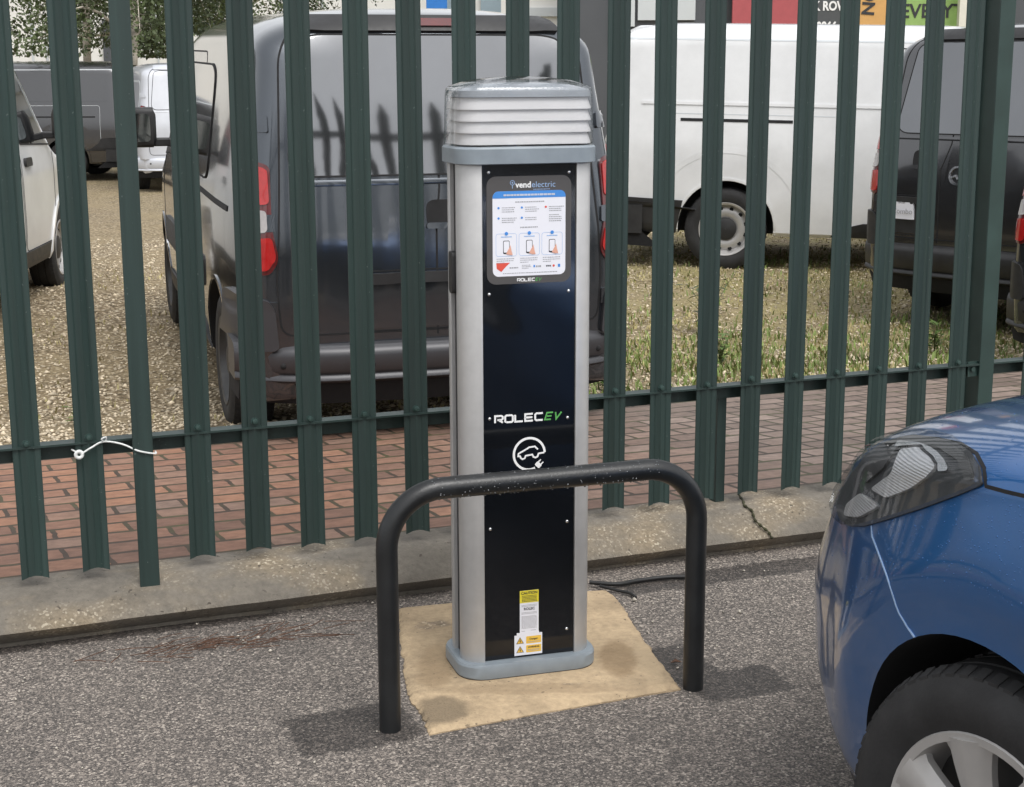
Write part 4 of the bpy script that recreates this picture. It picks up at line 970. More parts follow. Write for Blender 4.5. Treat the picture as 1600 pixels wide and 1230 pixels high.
        conform(bv, rpoly(mu([(-.09, z0_ + hh * .31), (.040, z0_ + hh * .34), (.052, z0_ + hh * .15), (.022, z0_ + .02), (-.09, z0_ + .03)]), .02), dm, .015, 'lens', 'redlens', hs_, .03, .01)
    # rear doors: window panels, centre gap, crease, handle, top strip with brake lamp
    sp = detail.get('split', 0.0); wz0, wz1 = detail.get('wz', 1.25), H - .125
    seam = MB(); strip(bv, [(sp - .00, bt + .03), (sp, 1.02), (sp + detail.get('kink', 0), 1.18), (sp + detail.get('kink', 0) * 1.6, H - .10)], .008, rm, .0015, '', '', None, mb=seam)
    yb = HW * .80
    dpath = [(-yb, bt + .05), (-yb * 1.02, .8), (-yb * .98, 1.2), (-HW * .75, H - .20), (-HW * .68, H - .10), (HW * .68, H - .10), (HW * .75, H - .20), (yb * .98, 1.2), (yb * 1.02, .8), (yb, bt + .05)]
    strip(bv, rpoly(dpath, [.06, .02, .1, .1, .05, .05, .1, .1, .02, .06]), .008, rm, .0015, '', '', None, mb=seam, closed=True)
    rpan = rpoly([(-HW * .745, wz0 - .01), (-HW * .66, wz1 - .02), (-HW * .56, wz1), (HW * .56, wz1), (HW * .66, wz1 - .02), (HW * .745, wz0 - .01)], [.10, .10, .05, .05, .10, .10], 8)
    conform(bv, rpan, rm, .004, 'rear_window', detail.get('rwin', 'glassgrey'), root, .05, .01)
    strip(bv, rpan, .007, rm, .005, 'window_seal', 'seam', root, closed=True)
    rows = []
    for yy in np.linspace(-HW * .72, HW * .72, 41):
        row = []
        for zz, of in ((1.225, .0012), (1.218, .003), (1.211, .003), (1.207, .0026), (1.200, .001), (1.200, -.01), (1.225, -.01)):
            h_ = bv.ray_cast(Vector((-4, yy, zz)), Vector((1, 0, 0))); row.append((h_[0].x - of, yy, zz))
        rows.append(row)
    MB().loft(rows).build('door_crease', paint_m, root, 50)
    conform(bv, rpoly([(-HW * .66, H - .115), (HW * .66, H - .115), (HW * .64, H - .055), (-HW * .64, H - .055)], .02), rm, .016, 'roof_spoiler', 'blackpl' if detail.get('darktop') else paint_m, root, .05, .02)
    conform(bv, rpoly([(-.125 + sp * .3, H - .098), (.125 + sp * .3, H - .098), (.125 + sp * .3, H - .072), (-.125 + sp * .3, H - .072)], .012), rm, .024, 'brake_lamp', 'darkred', root, .04, .012)
    hx = detail.get('handle', -.06)
    hs2 = conform(bv, rpoly([(hx - .07, 1.02), (hx + .07, 1.02), (hx + .07, 1.135), (hx - .07, 1.135)], .04), rm, .003, 'door_handle', 'seam', root, .03)
    conform(bv, rpoly([(hx - .075, 1.015), (hx + .075, 1.015), (hx + .07, 1.04), (hx - .07, 1.04)], .012), rm, .012, 'grip', paint_m, hs2, .03)
    px0, px1 = detail.get('plate_x', (-.30, .30))
    conform(bv, rpoly([(px0 - .06, .60), (px1 + .06, .60), (px1 + .06, .80), (px0 - .06, .80)], .03), rm, .003, 'plate_recess', detail.get('recess', paint_m), root, .04)
    conform(bv, rpoly([(px0 - .05, .79), (px1 + .05, .79), (px1 + .05, .835), (px0 - .05, .835)], .012), rm, .02, 'plate_lamp_bar', 'blackpl', root, .04, .025)
    strip(bv, rpoly([(px0 - .07, .59), (px1 + .07, .59), (px1 + .07, .845), (px0 - .07, .845)], .03), .007, rm, .0015, '', '', None, mb=seam, closed=True)
    seam.build('door_seam', 'seam', root, 40)
    for sg in (-1, 1):
        for hz in (.66, 1.02, 1.42):
            conform(bv, rpoly([(sg * HW * .815, hz), (sg * HW * .885, hz), (sg * HW * .885, hz + .07), (sg * HW * .815, hz + .07)], .01), rm, .012, 'hinge', paint_m, root, .03, .012)
        for k_ in (.38, .80):
            sn = MB(); sn.lathe([(.0001, 0), (.010, 0), (.012, .003), (.013, .006)], 14, 'Z'); yy = sg * HW * k_
            xx = x0 - .086 + .20 * abs(k_) ** 5; sn.v = [(xx - .004 + c_, yy + a, bt - .075 + b) for a, b, c_ in sn.v]; sn.build('parking_sensor', 'seam', root, 60)
    for sg in (-1, 1):
        sm = side_map(sg); sl = MB()
        if detail.get('panel_side'):
            pass
        # cladding strip along the sill
        if detail.get('sill', True):
            sx_ = detail.get('sill_x', wr + .12); conform(bv, [(sx_, .31), (WB - wr - .12, .31), (WB - wr - .12, .42), (sx_ + .25, .42), (sx_ + .1, .38)], sm, .012, 'sill', 'blackpl', root, .06)
            if detail.get('rear_clad'): conform(bv, [(x0 + .06, .30), (-wr - .07, .30), (-wr - .02, .56), (x0 + .06, .58)], sm, .014, 'bumper_side', 'blackpl', root, .06)
        if detail.get('rub', True):
            conform(bv, rpoly([(wr + .2, .60), (WB - wr - .08, .60), (WB - wr - .08, .75), (wr + .2, .75)], .03), sm, .014, 'rub_strip', 'blackpl', root, .06, .02)
        fx = x1 - 2.02       # B pillar position
        win = rpoly([(fx - .02, 1.16), (fx, H - .26), (fx + .32, H - .27), (x1 - 1.18, 1.20), (x1 - 1.15, 1.12)], [.04, .06, .1, .05, .03])
        wn = conform(bv, win, sm, .004, 'side_window', 'glass', root, .05)
        strip(bv, win, .010, sm, .006, 'seal', 'seam', wn, closed=True)
        if detail.get('midwin'):
            w2 = rpoly([(.38, 1.14), (.40, H - .30), (.52, H - .26), (fx - .12, H - .26), (fx - .12, 1.14)], [.12, .06, .05, .05, .05])
            wn2 = conform(bv, w2, sm, .004, 'side_window', 'glass', root, .05); strip(bv, w2, .010, sm, .006, 'seal', 'seam', wn2, closed=True)
        if detail.get('recess_side'):
            w2 = rpoly([(x0 + .25, 1.12), (x0 + .32, H - .28), (fx - .15, H - .28), (fx - .15, 1.12)], .16); strip(bv, w2, .03, sm, .004, 'window_recess', 'cladgrey', root, closed=True)
        dd_ = rpoly([(fx - .06, .42), (fx - .06, 1.15), (fx - .04, H - .20), (fx + .36, H - .21), (x1 - 1.1, 1.14), (x1 - 1.16, .42)], [.08, .01, .1, .1, .05, .1])
        strip(bv, dd_, .008, sm, .0015, '', '', None, mb=sl, closed=True)
        strip(bv, rpoly([(fx - .09, .42), (fx - .09, H - .20), (fx - 1.0, H - .20), (fx - 1.0, .42)], .06), .008, sm, .0015, '', '', None, mb=sl, closed=True)
        sl.build('door_seam', 'seam', root, 40)
        conform(bv, rpoly([(fx + .02, 1.00), (fx + .20, 1.00), (fx + .20, 1.06), (fx + .02, 1.06)], .025), sm, .02, 'door_handle', detail.get('hmat', 'blackpl'), root, .03, .02)
        ra_, rb_, rz_ = detail.get('rail', (x0 + .5, fx - 1.02, 1.06)); conform(bv, [(ra_, rz_), (rb_, rz_), (rb_, rz_ + .024), (ra_, rz_ + .024)], sm, .004, 'slide_rail', 'seam', root, .05)
        if detail.get('press', False):
            strip(bv, [(.62 * math.cos(a), wr + .02 + .62 * math.sin(a)) for a in np.linspace(R(22), R(158), 24)], .05, sm, .0022, 'wing_swage', paint_m, root)
            strip(bv, rpoly([(x0 + .42, .62), (x0 + .42, 1.26), (fx - 1.3, 1.26), (fx - 1.3, .62)], .05), .006, sm, .0015, 'door_seam', 'cladgrey', root)
            strip(bv, [(x0 + .15, H - .15), (fx + .4, H - .15)], .014, sm, .002, 'roof_seam', 'cladgrey', root)
            conform(bv, [(x0 + .3, 1.33), (fx - .1, 1.33), (fx - .1, 1.355), (x0 + .3, 1.355)], sm, .008, 'side_crease', paint_m, root, .05)
        for xw in (0, WB):   # arch lip
            am = MB(); arc = [(xw + (wr + .068) * math.cos(a), wr + .005 + (wr + .068) * math.sin(a)) for a in np.linspace(R(-12), R(192), 30)]
            strip(bv, arc, detail.get('lip', .035), sm, .006 if 'lip' in detail else .012, 'wheel_arch', detail.get('arch', paint_m), root)
        # mirror
        mx_ = x1 - 1.28; mr_ = MB()
        mr_.loft([[(mx_ + a, sg * (HW * .97 + b), 1.20 + c_) for a, c_ in rrect(ka, kc, .03, 4, 0, .08)] for b, ka, kc in ((.07, .07, .16), (.09, .12, .24), (.24, .11, .24), (.27, .06, .17))])
        mo = mr_.build('mirror', detail.get('mirror', 'blackpl'), root, 50); 
        MB().prism(rrect(.115, .17, .025, 4, sg * (HW * .97 + .165), 1.28), 0, .004, lambda u, v, w_: (mx_ - .061 - w_, u, v)).build('mirror_glass', 'mirror', mo, 40)
        MB().box((mx_ + .01, sg * (HW * .97 + .02), 1.19), (.07, .16, .05)).build('mirror_arm', 'blackpl', mo, 30, .01)
    # windscreen and lights at the front
    fm = lambda u, v: (Vector((x1 + 3, u, v)), Vector((-1, 0, 0)))
    conform(bv, rpoly([(-HW * .78, 1.26), (-HW * .68, H - .16), (HW * .68, H - .16), (HW * .78, 1.26)], .08), fm, .004, 'windscreen', 'glass', root, .06)
    for sg in (-1, 1):
        conform(bv, rpoly([(sg * HW * .45, .72), (sg * HW * .72, .74), (sg * HW * .80, .92), (sg * HW * .55, .90)], .03), fm, .008, 'headlight', 'clearlens', root, .04)
    conform(bv, rpoly([(-HW * .42, .40), (HW * .42, .40), (HW * .5, .62), (-HW * .5, .62)], .04), fm, .006, 'grille', 'blackpl', root, .05)
    return root, bv
def text_on(root, bv, mp, body, size, u, v, m, name='lettering', off=.012, bold=0, sx=1):
    me = text_mesh(body, size, lambda a, b, c: Vector((a, b, c)), .001, bold, 0, 'CENTER', sx)
    for vt in me.vertices:
        o_, d_ = mp(u - vt.co.x, v + vt.co.y) if mp is RM else mp(u + vt.co.x, v + vt.co.y)
        h = bv.ray_cast(o_, d_)
        if h[0] is not None: vt.co = h[0] - d_ * (off + vt.co.z)
    return link(name, me, m, root, 0)
RM = rear_map()
small = dict(ro=.86, wb=2.95, fo=.90, h=1.94, hw=.875, wr=.325)
big = dict(ro=1.02, wb=3.28, fo=.93, h=2.0, hw=.96, wr=.335, lean=.10, rt=.98)
def zat(x, y): return lotz(*finv(x, y))
# main grey van
vx, vy = -.545, 7.42
van1, bv1 = make_van('panel_van', (vx, vy, -.205), R(90 + 17), 'dark grey panel van seen from behind right behind the charger', 'grey_van', dict(small, steel='dark'), dict(split=.03, kink=-.02, handle=.0, darktop=True, rwin='van_window', bumper='van_bumper', bz=(.535, .385), lip=.018, midwin=True), tilt=-R(.9))
q = MB()
for k in range(2): q.add([], [])
text_on(van1, bv1, RM, 'C', .05, .60, .92, 'chrome', 'badge', .006, .002)
ps = MB(); ps.lathe([(.0001, 0), (.012, .0), (.012, .004), (.0001, .005)], 12, 'Z')
# right dark van, turned away to the right
van2, bv2 = make_van('panel_van', (3.55, 10.38, -.20), R(45), 'dark brown-grey panel van with a white show plate at right behind the fence', 'brown_van', dict(small, steel='steel'), dict(split=.28, kink=-.05, handle=.42, darktop=True, rwin='van_window', bumper='blackpl', plate_x=(.46, .70), recess='blackpl'))
pp_ = conform(bv2, [(.45, .69), (.72, .69), (.72, .80), (.45, .80)], RM, .02, 'show_plate', 'paper', van2, .05, .02); text_on(van2, bv2, RM, 'New Combo', .050, .585, .74, 'ink_grey', 'plate_lettering', .026)
em = MB(); em2 = [(.16 + .055 * math.cos(a), .985 + .055 * math.sin(a)) for a in np.linspace(0, 2 * math.pi, 25)[:-1]]
strip(bv2, em2, .013, RM, .010, 'badge', 'chrome', van2, closed=True); strip(bv2, [(.205, .97), (.172, .985), (.16, .965), (.115, 1.0)], .012, RM, .010, 'badge', 'chrome', van2)
# second dark van beyond it at the right edge
van3, bv3 = make_van('panel_van', (3.70, 8.24, -.20), R(45), 'dark green-grey van at the far right edge beyond the fence post', 'grey_van', dict(small), dict(darktop=True, rwin='van_window', bumper='blackpl'))
van3.scale = (.88, .88, .88)
# white van, right side on
van4, bv4 = make_van('panel_van', (1.92, 12.75 + .86, -.17), R(-11), 'long white panel van parked side-on at right beyond the gravel', 'white_van', big, dict(bumper='blackpl', rub=False, press=True, arch='white_van', lip=.02, rwin='white_van', hmat='white_van', mirror='white_van', bz=(.50, .28), rail=(-.4, .5, 1.20), sill_x=.85, rear_clad=True, corner_h=.05), tilt=R(1.2))
# white van at left edge
van5, bv5 = make_van('panel_van', (-4.10, 8.9, -.2), R(90 + 4), 'white van at the left edge seen along its right side', 'white_van', dict(small, steel='steel'), dict(rub=False, arch='white_van', rwin='white_van', hmat='blackpl'))
# far vans
van6, bv6 = make_van('panel_van', (-7.5, 27.4, zat(-7.5, 27)), R(180 - 1), 'distant dark van side-on at left between the fence pales', 'brown_van', big, dict(bumper='blackpl', rub=False, press=True, rwin='grey_van'))
van7, bv7 = make_van('panel_van', (-5.05, 24.6, zat(-5, 24)), R(90 + 19), 'distant silver-blue van with red tail lamps behind the grey van mirror', 'silver_van', dict(small, steel='dark'), dict(rub=False, rwin='silver_van', bumper='silver_van', recess_side=True))

# ------------------------------------------------------------------ blue hatchback
PH = R(23); ca, sa = math.cos(PH), math.sin(PH)
car_o = empty('hatchback_car', (.70 + .80 * ca, 2.17 + .80 * sa, 0), R(90) + PH, 'metallic blue hatchback nosing in at the right edge with its headlight in view', 'car')
WBc, WR = 2.385, .285
Wt = smooth_tab([(-3.0, .66), (-2.9, .72), (-2.6, .77), (-2.2, .795), (-.4, .80), (0, .80), (.22, .788), (.38, .755), (.50, .70), (.60, .615), (.67, .52), (.715, .41), (.742, .27), (.752, .12)], 8)
ZS = smooth_tab([(-3.0, .86), (-2.4, .93), (-1.0, .915), (-.5, .89), (0, .845), (.3, .795), (.5, .747), (.65, .69), (.752, .64)], 8)
ZT = smooth_tab([(-3.0, .92), (-2.4, 1.0), (-1.0, 1.03), (-.55, 1.035), (0, .985), (.3, .925), (.5, .868), (.65, .785), (.752, .69)], 8)
ZBt = [(-3.0, .30), (-2.7, .20), (.45, .18), (.65, .21), (.752, .26)]
rings = []
xs_ = [-3.0, -2.985, -2.95] + list(np.arange(-2.9, -.5, .08)) + list(np.arange(-.5, .45, .03)) + list(np.linspace(.45, .752, 26))
for x in xs_:
    W2, zb, zs, zt = interp(x, Wt), interp(x, ZBt), interp(x, ZS), interp(x, ZT)
    tb = lambda z: interp(z, [(zb, .935), (zb + .06, .965), (.36, .985), (.48, .997), (.56, 1.0), (.66, .995), (zs, .968)])
    pts = [(0, zb), (W2 * .5, zb), (W2 * .9, zb)]
    for i in range(23):
        z = zb + .02 + (zs - zb - .02) * i / 22; y = W2 * tb(z)
        for xw in (0, -WBc):     # flared arches
            d = math.hypot(x - xw, z - WR); y += .021 * (max(0, 1 - (d - .425) / .20) if d > .425 else max(.1, 1 - (.425 - d) / .085)) * (1 if d > .2 else 0) * min(1, max(0, (.46 - x) / .08)) * min(1, max(0, (z - .25) / .15))
        pts.append((y, z))
    ys_ = pts[-1][0]; pts += sup_arc(ys_, zs, 0, zt, 2.35, 16)
    sft = min(1, max(0, (x - .30) / .45)) ** 1.2
    rings.append([(X + sft * (.185 - .16 * min(1, max(0, (Z - .50) / .28)) - .07 * max(0, (.34 - Z) / .14)), Y, Z) for X, Y, Z in mirror_ring(pts, x)])
cb = MB().loft(rings).build('body', 'blue_car', car_o, 40); bvc = bvh_of(cb)
bpy.context.view_layer.update(); cuts = []
for xw in (0, -WBc):
    for sg in (-1, 1):
        c_ = MB(); c_.lathe([(.342, 0), (.342, .5)], 64, 'Y', (xw, sg * .56 - (0 if sg > 0 else .5), WR - .008)); cuts.append(c_.build('arch', 'well', None, 0)); cuts[-1].matrix_world = car_o.matrix_world
bool_cut(cb, cuts)
# cabin
rings = []
ct = smooth_tab([(-2.93, 1.12), (-2.75, 1.40), (-2.3, 1.47), (-1.5, 1.485), (-1.15, 1.43), (-.45, .97)], 6)
for x in np.linspace(-2.93, -.46, 40):
    zt = interp(x, ct); base = .90; hgt = zt - base; k = 1 - .22 * min(1, hgt / .55); Wb = .76 if x < -.9 else .76 - (x + .9) * .12
    pts = [(0, base), (Wb * .9, base)] + [(Wb * (1 - (1 - k) * t), base + hgt * .82 * t) for t in np.linspace(.02, 1, 10)]
    pts += sup_arc(pts[-1][0], pts[-1][1], 0, zt, 2.4, 8); rings.append(mirror_ring(pts, x))
cabin = MB().loft(rings).build('cabin', 'blue_car', car_o, 40); bvk = bvh_of(cabin)
for sg in (-1, 1):
    sm = side_map(sg)
    conform(bvk, rpoly([(-1.6, .99), (-1.6, 1.36), (-1.2, 1.35), (-.78, 1.0)], .04), sm, .004, 'side_window', 'glass', car_o, .05)
    conform(bvk, rpoly([(-2.5, 1.02), (-2.4, 1.33), (-1.68, 1.36), (-1.68, .99)], .04), sm, .004, 'side_window', 'glass', car_o, .05)
fmc = lambda u, v: (Vector((3, u, v)), Vector((-1, 0, 0)))
conform(bvk, rpoly([(-.63, 1.0), (-.52, 1.40), (.52, 1.40), (.63, 1.0)], .05), fmc, .004, 'windscreen', 'glass', car_o, .05)
conform(bvk, rpoly([(-.55, 1.08), (-.48, 1.36), (.48, 1.36), (.55, 1.08)], .05), lambda u, v: (Vector((-6, u, v)), Vector((1, 0, 0))), .004, 'rear_window', 'glass', car_o, .05)
# headlights: outline seen from front-left, built as raised lenses on the body; mirrored for the other side
EYEc = car_o.matrix_world.inverted() @ Vector((0, 0, EYE))
def px_dir(px, py):
    a, b = (px - 800) / F_PX, (py - 615) / F_PX; cr, sr = math.cos(-ROLL), math.sin(-ROLL)
    d = (Matrix.Rotation(R(90) - PITCH, 3, 'X') @ Matrix.Rotation(ROLL, 3, 'Z')) @ Vector((a, -b, -1)); return d
W3 = car_o.matrix_world.inverted().to_3x3()
def outline_map(u, v): return (EYEc, (W3 @ px_dir(u, v)).normalized())
def mirrored(o):
    me = o.data.copy()
    for v in me.vertices: v.co.y = -v.co.y
    me.flip_normals(); c = o.copy(); c.data = me; C.objects.link(c); return c
def both(poly, off, name, m, parent, cell, thick, parents=None):
    o = conform(bvc, poly, outline_map, off, name, m, parent, cell, thick, 55, True)
    c = mirrored(o)
    if parents: c.parent = parents
    return o, c
HL = [(1309, 792), (1316, 768), (1333, 742), (1354, 714), (1375, 697), (1400, 688), (1428, 682), (1462, 686), (1496, 695), (1520, 710), (1533, 731), (1537, 758), (1500, 774), (1440, 796), (1390, 812), (1352, 823), (1328, 823), (1314, 811)]
M['lamp_house'] = plain('lamp_housing', (.05, .052, .055), .65, .0, .3, 20)
h1, h2 = both(rpoly(HL, 4, 3), .004, 'headlight', 'lamp_house', car_o, 9, .004)
both(rpoly([(1368, 766), (1400, 742), (1412, 708), (1440, 706), (1468, 729), (1466, 738), (1430, 765), (1392, 780)], 6, 3), .010, 'reflector', 'reflector', h1, 7, .003, h2)
both(rpoly([(1330, 790), (1352, 772), (1376, 786), (1379, 794), (1350, 810), (1326, 808)], 5, 3), .010, 'reflector', 'reflector', h1, 7, .003, h2)
both(rpoly([(1404, 706), (1408, 697), (1440, 700), (1470, 712), (1490, 735), (1488, 741), (1474, 742), (1474, 728), (1444, 703)], 3, 3), .012, 'reflector', 'chrome', h1, 7, .003, h2)
both(rpoly([(1384, 700), (1420, 690), (1480, 696), (1515, 716), (1527, 750), (1516, 752), (1500, 724), (1470, 706), (1425, 700)], 4, 3), .010, 'reflector', 'rimdark', h1, 7, .003, h2)
both(rpoly([(1368, 716), (1404, 700), (1406, 706), (1390, 730), (1360, 756), (1352, 748)], 4, 3), .009, 'bezel', 'rimdark', h1, 7, .003, h2)
both(rpoly(HL, 4, 3), .017, 'lens_cover', 'lampcover', h1, 9, .0, h2)
# panel gaps
def seam_px(pts, wd, name, m, off=.0012):
    mb = MB(); P = [Vector(p) for p in pts]; rows = []; Q = []
    for a, b in zip(P[:-1], P[1:]):
        k = max(1, int((b - a).length / 8)); Q += [a.lerp(b, j / k) for j in range(k)]
    Q.append(P[-1])
    hits = []
    for q_ in Q:
        o_, d_ = outline_map(q_.x, q_.y); h = bvc.ray_cast(o_, d_)
        if h[0] is not None: hits.append((h[0], h[1]))
    for i, (p, n_) in enumerate(hits):
        t_ = (hits[min(i + 1, len(hits) - 1)][0] - hits[max(i - 1, 0)][0]).normalized(); sd_ = n_.cross(t_).normalized() * wd / 2
        rows.append([p + sd_ + n_ * off, p - sd_ + n_ * off, p - sd_ - n_ * .003, p + sd_ - n_ * .003])
    o_ = mb.loft(rows).build(name, m, car_o, 40); c = mirrored(o_); return o_
seam_px([(1362, 822), (1363, 838), (1372, 862), (1386, 900), (1400, 945), (1405, 958), (1418, 980), (1429, 996)], .0028, 'bumper_seam', 'seam_glint')
seam_px([(1437, 683), (1462, 685), (1500, 693), (1526, 709), (1538, 732), (1541, 760), (1570, 768), (1600, 775), (1640, 783)], .006, 'bonnet_seam', 'seam')
# grille, plate, fog lamp (front of the car)
conform(bvc, rpoly([(-.42, .56), (.42, .56), (.36, .62), (-.36, .62)], .02), fmc, .006, 'grille', 'blackpl', car_o, .03)
conform(bvc, rpoly([(-.40, .26), (.40, .26), (.34, .44), (-.34, .44)], .03), fmc, .006, 'lower_grille', 'blackpl', car_o, .03)
lw = MB(); rows = []
for sg in (-1, 1):
    conform(bvc, rpoly([(-WBc + .4, .19), (-.42, .19), (-.42, .24), (-WBc + .4, .24)], .01), side_map(sg), .006, 'sill', 'blackpl', car_o, .06)
    sl = MB(); strip(bvc, rpoly([(-.46, .30), (-.48, .86), (-1.55, .89), (-1.55, .30)], .05), .006, side_map(sg), .001, '', '', None, mb=sl, closed=True); sl.build('door_seam', 'seam', car_o, 40)
    for xw in (0, -WBc):
        wheel(car_o, xw, sg * .715, WR, .185, .175, 'alloy', sg, R(8) if xw == 0 else 0)
    mr_ = MB(); mr_.loft([[(-.75 + a, sg * (.78 + b), 1.0 + c_) for a, c_ in rrect(ka, kc, .03, 4)] for b, ka, kc in ((.0, .06, .08), (.04, .10, .14), (.16, .09, .14), (.18, .05, .09))]); mr_.build('mirror', 'blue_car', car_o, 50)
# splitter under the bumper
rows = [[(interp(0, [(0, 0)]) + x, interp(x, Wt) * .955 * s_, z) for (x, s_) in [(x, 1) for x in np.linspace(.35, .745, 18)] + [(x, -1) for x in np.linspace(.745, .35, 18)]] for z in (.235, .20, .185)]
MB().loft(rows, True, False).build('bumper_lip', 'blackpl', car_o, 50)
# rain beads on wing and bonnet
rd = MB(); cnt = 0
while cnt < 900:
    u, v = random.uniform(1300, 1640), random.uniform(770, 1000) if random.random() < .8 else random.uniform(640, 770)
    o_, d_ = outline_map(u, v); h = bvc.ray_cast(o_, d_)
    cnt += 1
    if h[0] is None or h[0].x > .75: continue
    if h[1].z < .05: continue
    drop(rd, h[0], random.uniform(.0006, .0016), h[1], .5)
o = rd.build('raindrops', 'blue_car', car_o, 60); tag(o, kind='stuff')

# ================================================================== BACKGROUND
def tree(name, x, y, h, label, trunk_m, leaf_m, crown_z, rad, nleaf, lean=0, base=None, hang=.6, lsz=.048):
    z0 = zat(x, y) if base is None else base
    e = empty(name, (x, y, z0), 0, label, 'tree', 'trees beyond the lot'); tk = MB(); rs = random.Random(int(x * 100 + y))
    pt = [Vector((lean * t + .10 * math.sin(t * 5 + x), .1 * math.cos(t * 4), h * .8 * t)) for t in np.linspace(0, 1, 10)]
    tk.tube(pt, [.11 * (1 - t * .8) for t in np.linspace(0, 1, 10)], 10); tips = []
    for i in range(26):
        t0 = rs.uniform(.28, .98); b = pt[int(t0 * 9)]; a = rs.uniform(0, 6.28); l_ = rad * rs.uniform(.5, 1.05)
        lp = [b + Vector((math.cos(a) * l_ * q_, math.sin(a) * l_ * q_, .7 * l_ * q_ - 1.5 * hang * l_ * q_ ** 3)) for q_ in np.linspace(0, 1, 7)]
        lp = [Vector((p.x, p.y, max(p.z, crown_z + .25))) for p in lp]
        tk.tube(lp, [.035 * (1 - q_ * .85) for q_ in np.linspace(0, 1, 7)], 5); tips += lp[3:]
    tk.build('trunk', trunk_m, e, 60)
    tp = np.array([tuple(t) for t in tips]); c = tp[rng.integers(0, len(tp), nleaf // 9)]
    c = c + rng.normal(0, .22, c.shape) * [1, 1, .8]; c = np.repeat(c, 9, 0); dz = rng.random(len(c)) ** 1.2 * hang * 1.4
    P_ = c + rng.normal(0, .085, c.shape) - np.stack([0 * dz, 0 * dz, dz], -1); P_ = P_[(P_[:, 2] > crown_z) & ~((np.abs(P_[:, 0] - lean * .3) < .22) & (P_[:, 1] < .1) & (P_[:, 2] < 3.6))]; n = len(P_)
    a = rng.normal(0, 1, (n, 3)); a /= np.linalg.norm(a, axis=1)[:, None]; b = np.cross(a, rng.normal(0, 1, (n, 3))); b /= np.linalg.norm(b, axis=1)[:, None]
    s = (lsz * rng.uniform(.5, 1.2, n))[:, None]
    V = np.stack([P_ - a * s, P_ + b * s * .55, P_ + a * s, P_ - b * s * .55], 1).reshape(-1, 3)
    fast_mesh('crown', V, np.arange(4 * n).reshape(-1, 4), leaf_m, e)
tree('birch_tree', -7.0, 28.6, 8.5, 'birch with a pale trunk and drooping foliage beyond the silver van', 'bark', 'leaf', 2.05, 2.6, 30000, .35)
tree('birch_tree', -8.75, 33, 8.5, 'leafy birch at far left overhanging the distant dark van', 'bark', 'leaf', 2.3, 2.0, 22000)
tree('birch_tree', -6.0, 36, 9, 'dark leafy birch showing above the roof of the grey van', 'bark', 'leaf2', 2.6, 2.6, 24000)
tree('unseen_tree', -15, 17, 8, 'broad leafy tree out of view left of the lot, added for reflections', 'bark', 'leaf2', 1.6, 2.8, 9000, lsz=.09)  # out of view, added to darken what the grey van's side reflects
tree('unseen_tree', -19, 25, 9, 'tall leafy tree out of view farther left, added for reflections', 'bark', 'leaf2', 1.6, 3.2, 9000, lsz=.09)  # second unseen tree added for the same reflection
def building(name, loc, rz, label, cat='building'): return empty(name, loc, rz, label, cat)
# white warehouse left
b = building('warehouse', (-13.5, 47, -.75), R(4), 'large white clad warehouse far behind at left', 'warehouse')
wl = MB().box((0, 4, 5), (22, 8, 10)).build('wall', 'clad', b, 0)
for k in range(18): MB().box((-10.4 + k * 1.22, -.03, 5), (.05, .06, 10)).build('cladding_joint', 'cladgrey', b, 0)
for x in (-1.7, .25): MB().tube([(x, -.12, 0), (x, -.12, 10)], .07, 8).build('drainpipe', 'cladgrey', b, 60)
for x in (1.9, 4.9):
    MB().box((x, -.06, 1.5 + 1.0), (.95, .1, 2.3)).build('door', 'darkclad', b, 0)
MB().box((0, -.1, 10.1), (22.4, .5, .3)).build('parapet', 'cladgrey', b, 0)
# street lamp far left
e = empty('street_lamp', (-11.4, 39, -.7), 0, 'thin pale lamp post far behind at left', 'lamp post'); MB().tube([(0, 0, 0), (0, 0, 3.1)], .035, 8).build('pole', 'cladgrey', e, 60); MB().box((0, 0, 3.12), (.65, .2, .07)).build('lamp_head', 'cladgrey', e, 0, .02)
# middle glazed building
b = building('office_building', (-1.2, 52, -.75), R(-3), 'pale office building with blue grey windows behind the grey van', 'office')
MB().box((0, 4, 4.5), (13, 8, 9)).build('wall', 'clad', b, 0)
for k in range(6):
    f_ = MB().box((-5.2 + k * 2.1, -.04, 4.4), (1.75, .1, 2.6)).build('window', 'winblue', b, 0); MB().box((-5.2 + k * 2.1, -.06, 4.4), (.07, .14, 2.6)).build('frame', 'clad', f_, 0)
bs = empty('blue_sign', (-1.95, 42, 3.05), 0, 'small bright blue sign high behind the grey van roof', 'sign'); MB().box((0, 0, .35), (.55, .06, .8)).build('board', 'sgn_blue', bs, 0, .01); MB().box((0, .06, -1.6), (.08, .06, 4.2)).build('pole', 'cladgrey', bs, 0)
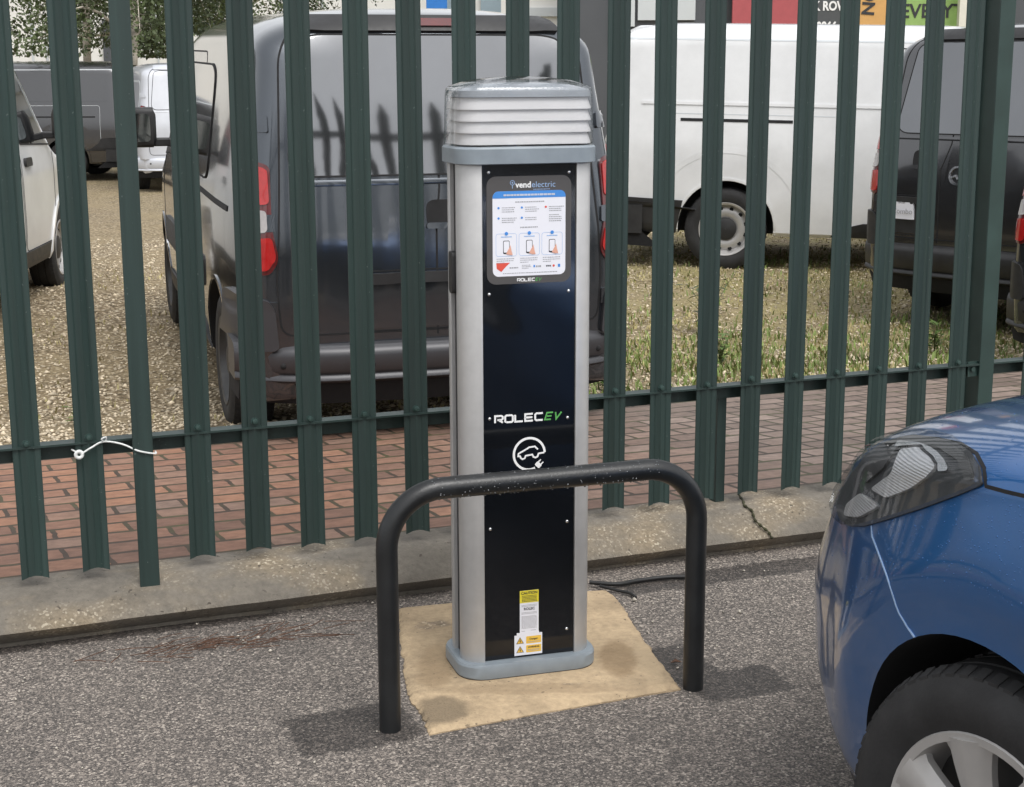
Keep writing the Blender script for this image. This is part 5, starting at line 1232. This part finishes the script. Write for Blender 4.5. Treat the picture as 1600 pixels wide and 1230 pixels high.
# retail block right
b = building('retail_block', (9.2, 39, -.75), R(0), 'charcoal clad retail block with shop signs along the top right', 'shops')
MB().box((0, 4, 4), (15.2, 8, 8)).build('wall', 'darkclad', b, 0)
for (x, wd_, z) in ((-6.45, .55, 4.0), (-5.4, 1.4, 4.15)):
    MB().box((x, -.05, z), (wd_, .12, 1.6)).build('window', 'cladgrey', b, 0)
MB().box((-6.5, -.06, 3.2), (.45, .13, .7)).build('window', 'cladgrey', b, 0)
MB().box((1.62, -.75, 4), (.17, .2, 8)).build('column', 'cream', b, 0)
b = building('shop_unit', (.9, 41, -.75), 0, 'white shop unit with grey windows and a red edge stripe behind the white van', 'shop')
MB().box((-.1, 2, 4), (2.1, 4, 8)).build('wall', 'clad', b, 0)
for z in (3.62, 2.95): MB().box((.2, -.05, z), (1.3, .1, .22)).build('window', 'cladgrey', b, 0)
MB().box((1.05, -.06, 4), (.2, .14, 8)).build('corner_stripe', 'sgn_red', b, 0)
def sign(x, y, z, wd_, ht_, m, label, name='shop_sign'):
    e = empty(name, (x, y, z), 0, label, 'sign', 'shop signs on the retail block'); MB().box((0, 0, ht_ / 2), (wd_, .08, ht_)).build('board', m, e, 0, .008); return e
def sgn_text(e, body, size, x, z, m, rot=0, bold=.01, sx=1):
    c_, s_ = math.cos(rot), math.sin(rot)
    return link('lettering', text_mesh(body, size, lambda a, b_, c: Vector((x + a * c_ - b_ * s_, -.045 - c, z + a * s_ + b_ * c_)), .01, bold, 0, 'CENTER', sx), m, e, 0)
def wx(px, y): return (px - 800) / F_PX * y * .974
YS = 38.6
e = sign(wx(1197, YS), YS, 2.2, 1.62, 2.6, 'sgn_red', 'plain red sign panel above the white van roof')
e = sign(wx(1292, YS), YS, 2.1, 1.15, 2.4, 'sgn_dark', 'dark sign with white letters K ROW and digits')
sgn_text(e, 'K ROW', .30, .08, .80, 'ink_white', sx=.82); sgn_text(e, '0966 1', .30, .10, .32, 'ink_white', sx=.82)
e = sign(wx(1362, YS), YS, 2.16, .86, 2.4, 'sgn_orange', 'orange sign with sideways dark letters NO')
sgn_text(e, 'NO', .42, -.06, .86, 'ink_black', R(86), .012)
e = sign(wx(1480, YS), YS, 2.05, 2.75, 2.4, 'sgn_green', 'green sign reading EVERYTHING at top right')
sgn_text(e, 'EVERYTHING', .46, .20, .72, 'ink_black', 0, .008, .99)
q = MB().box((-.35, -.045, .22), (.7, .01, .04)).build('underline', 'ink_black', e, 0)
bpy.context.view_layer.update()
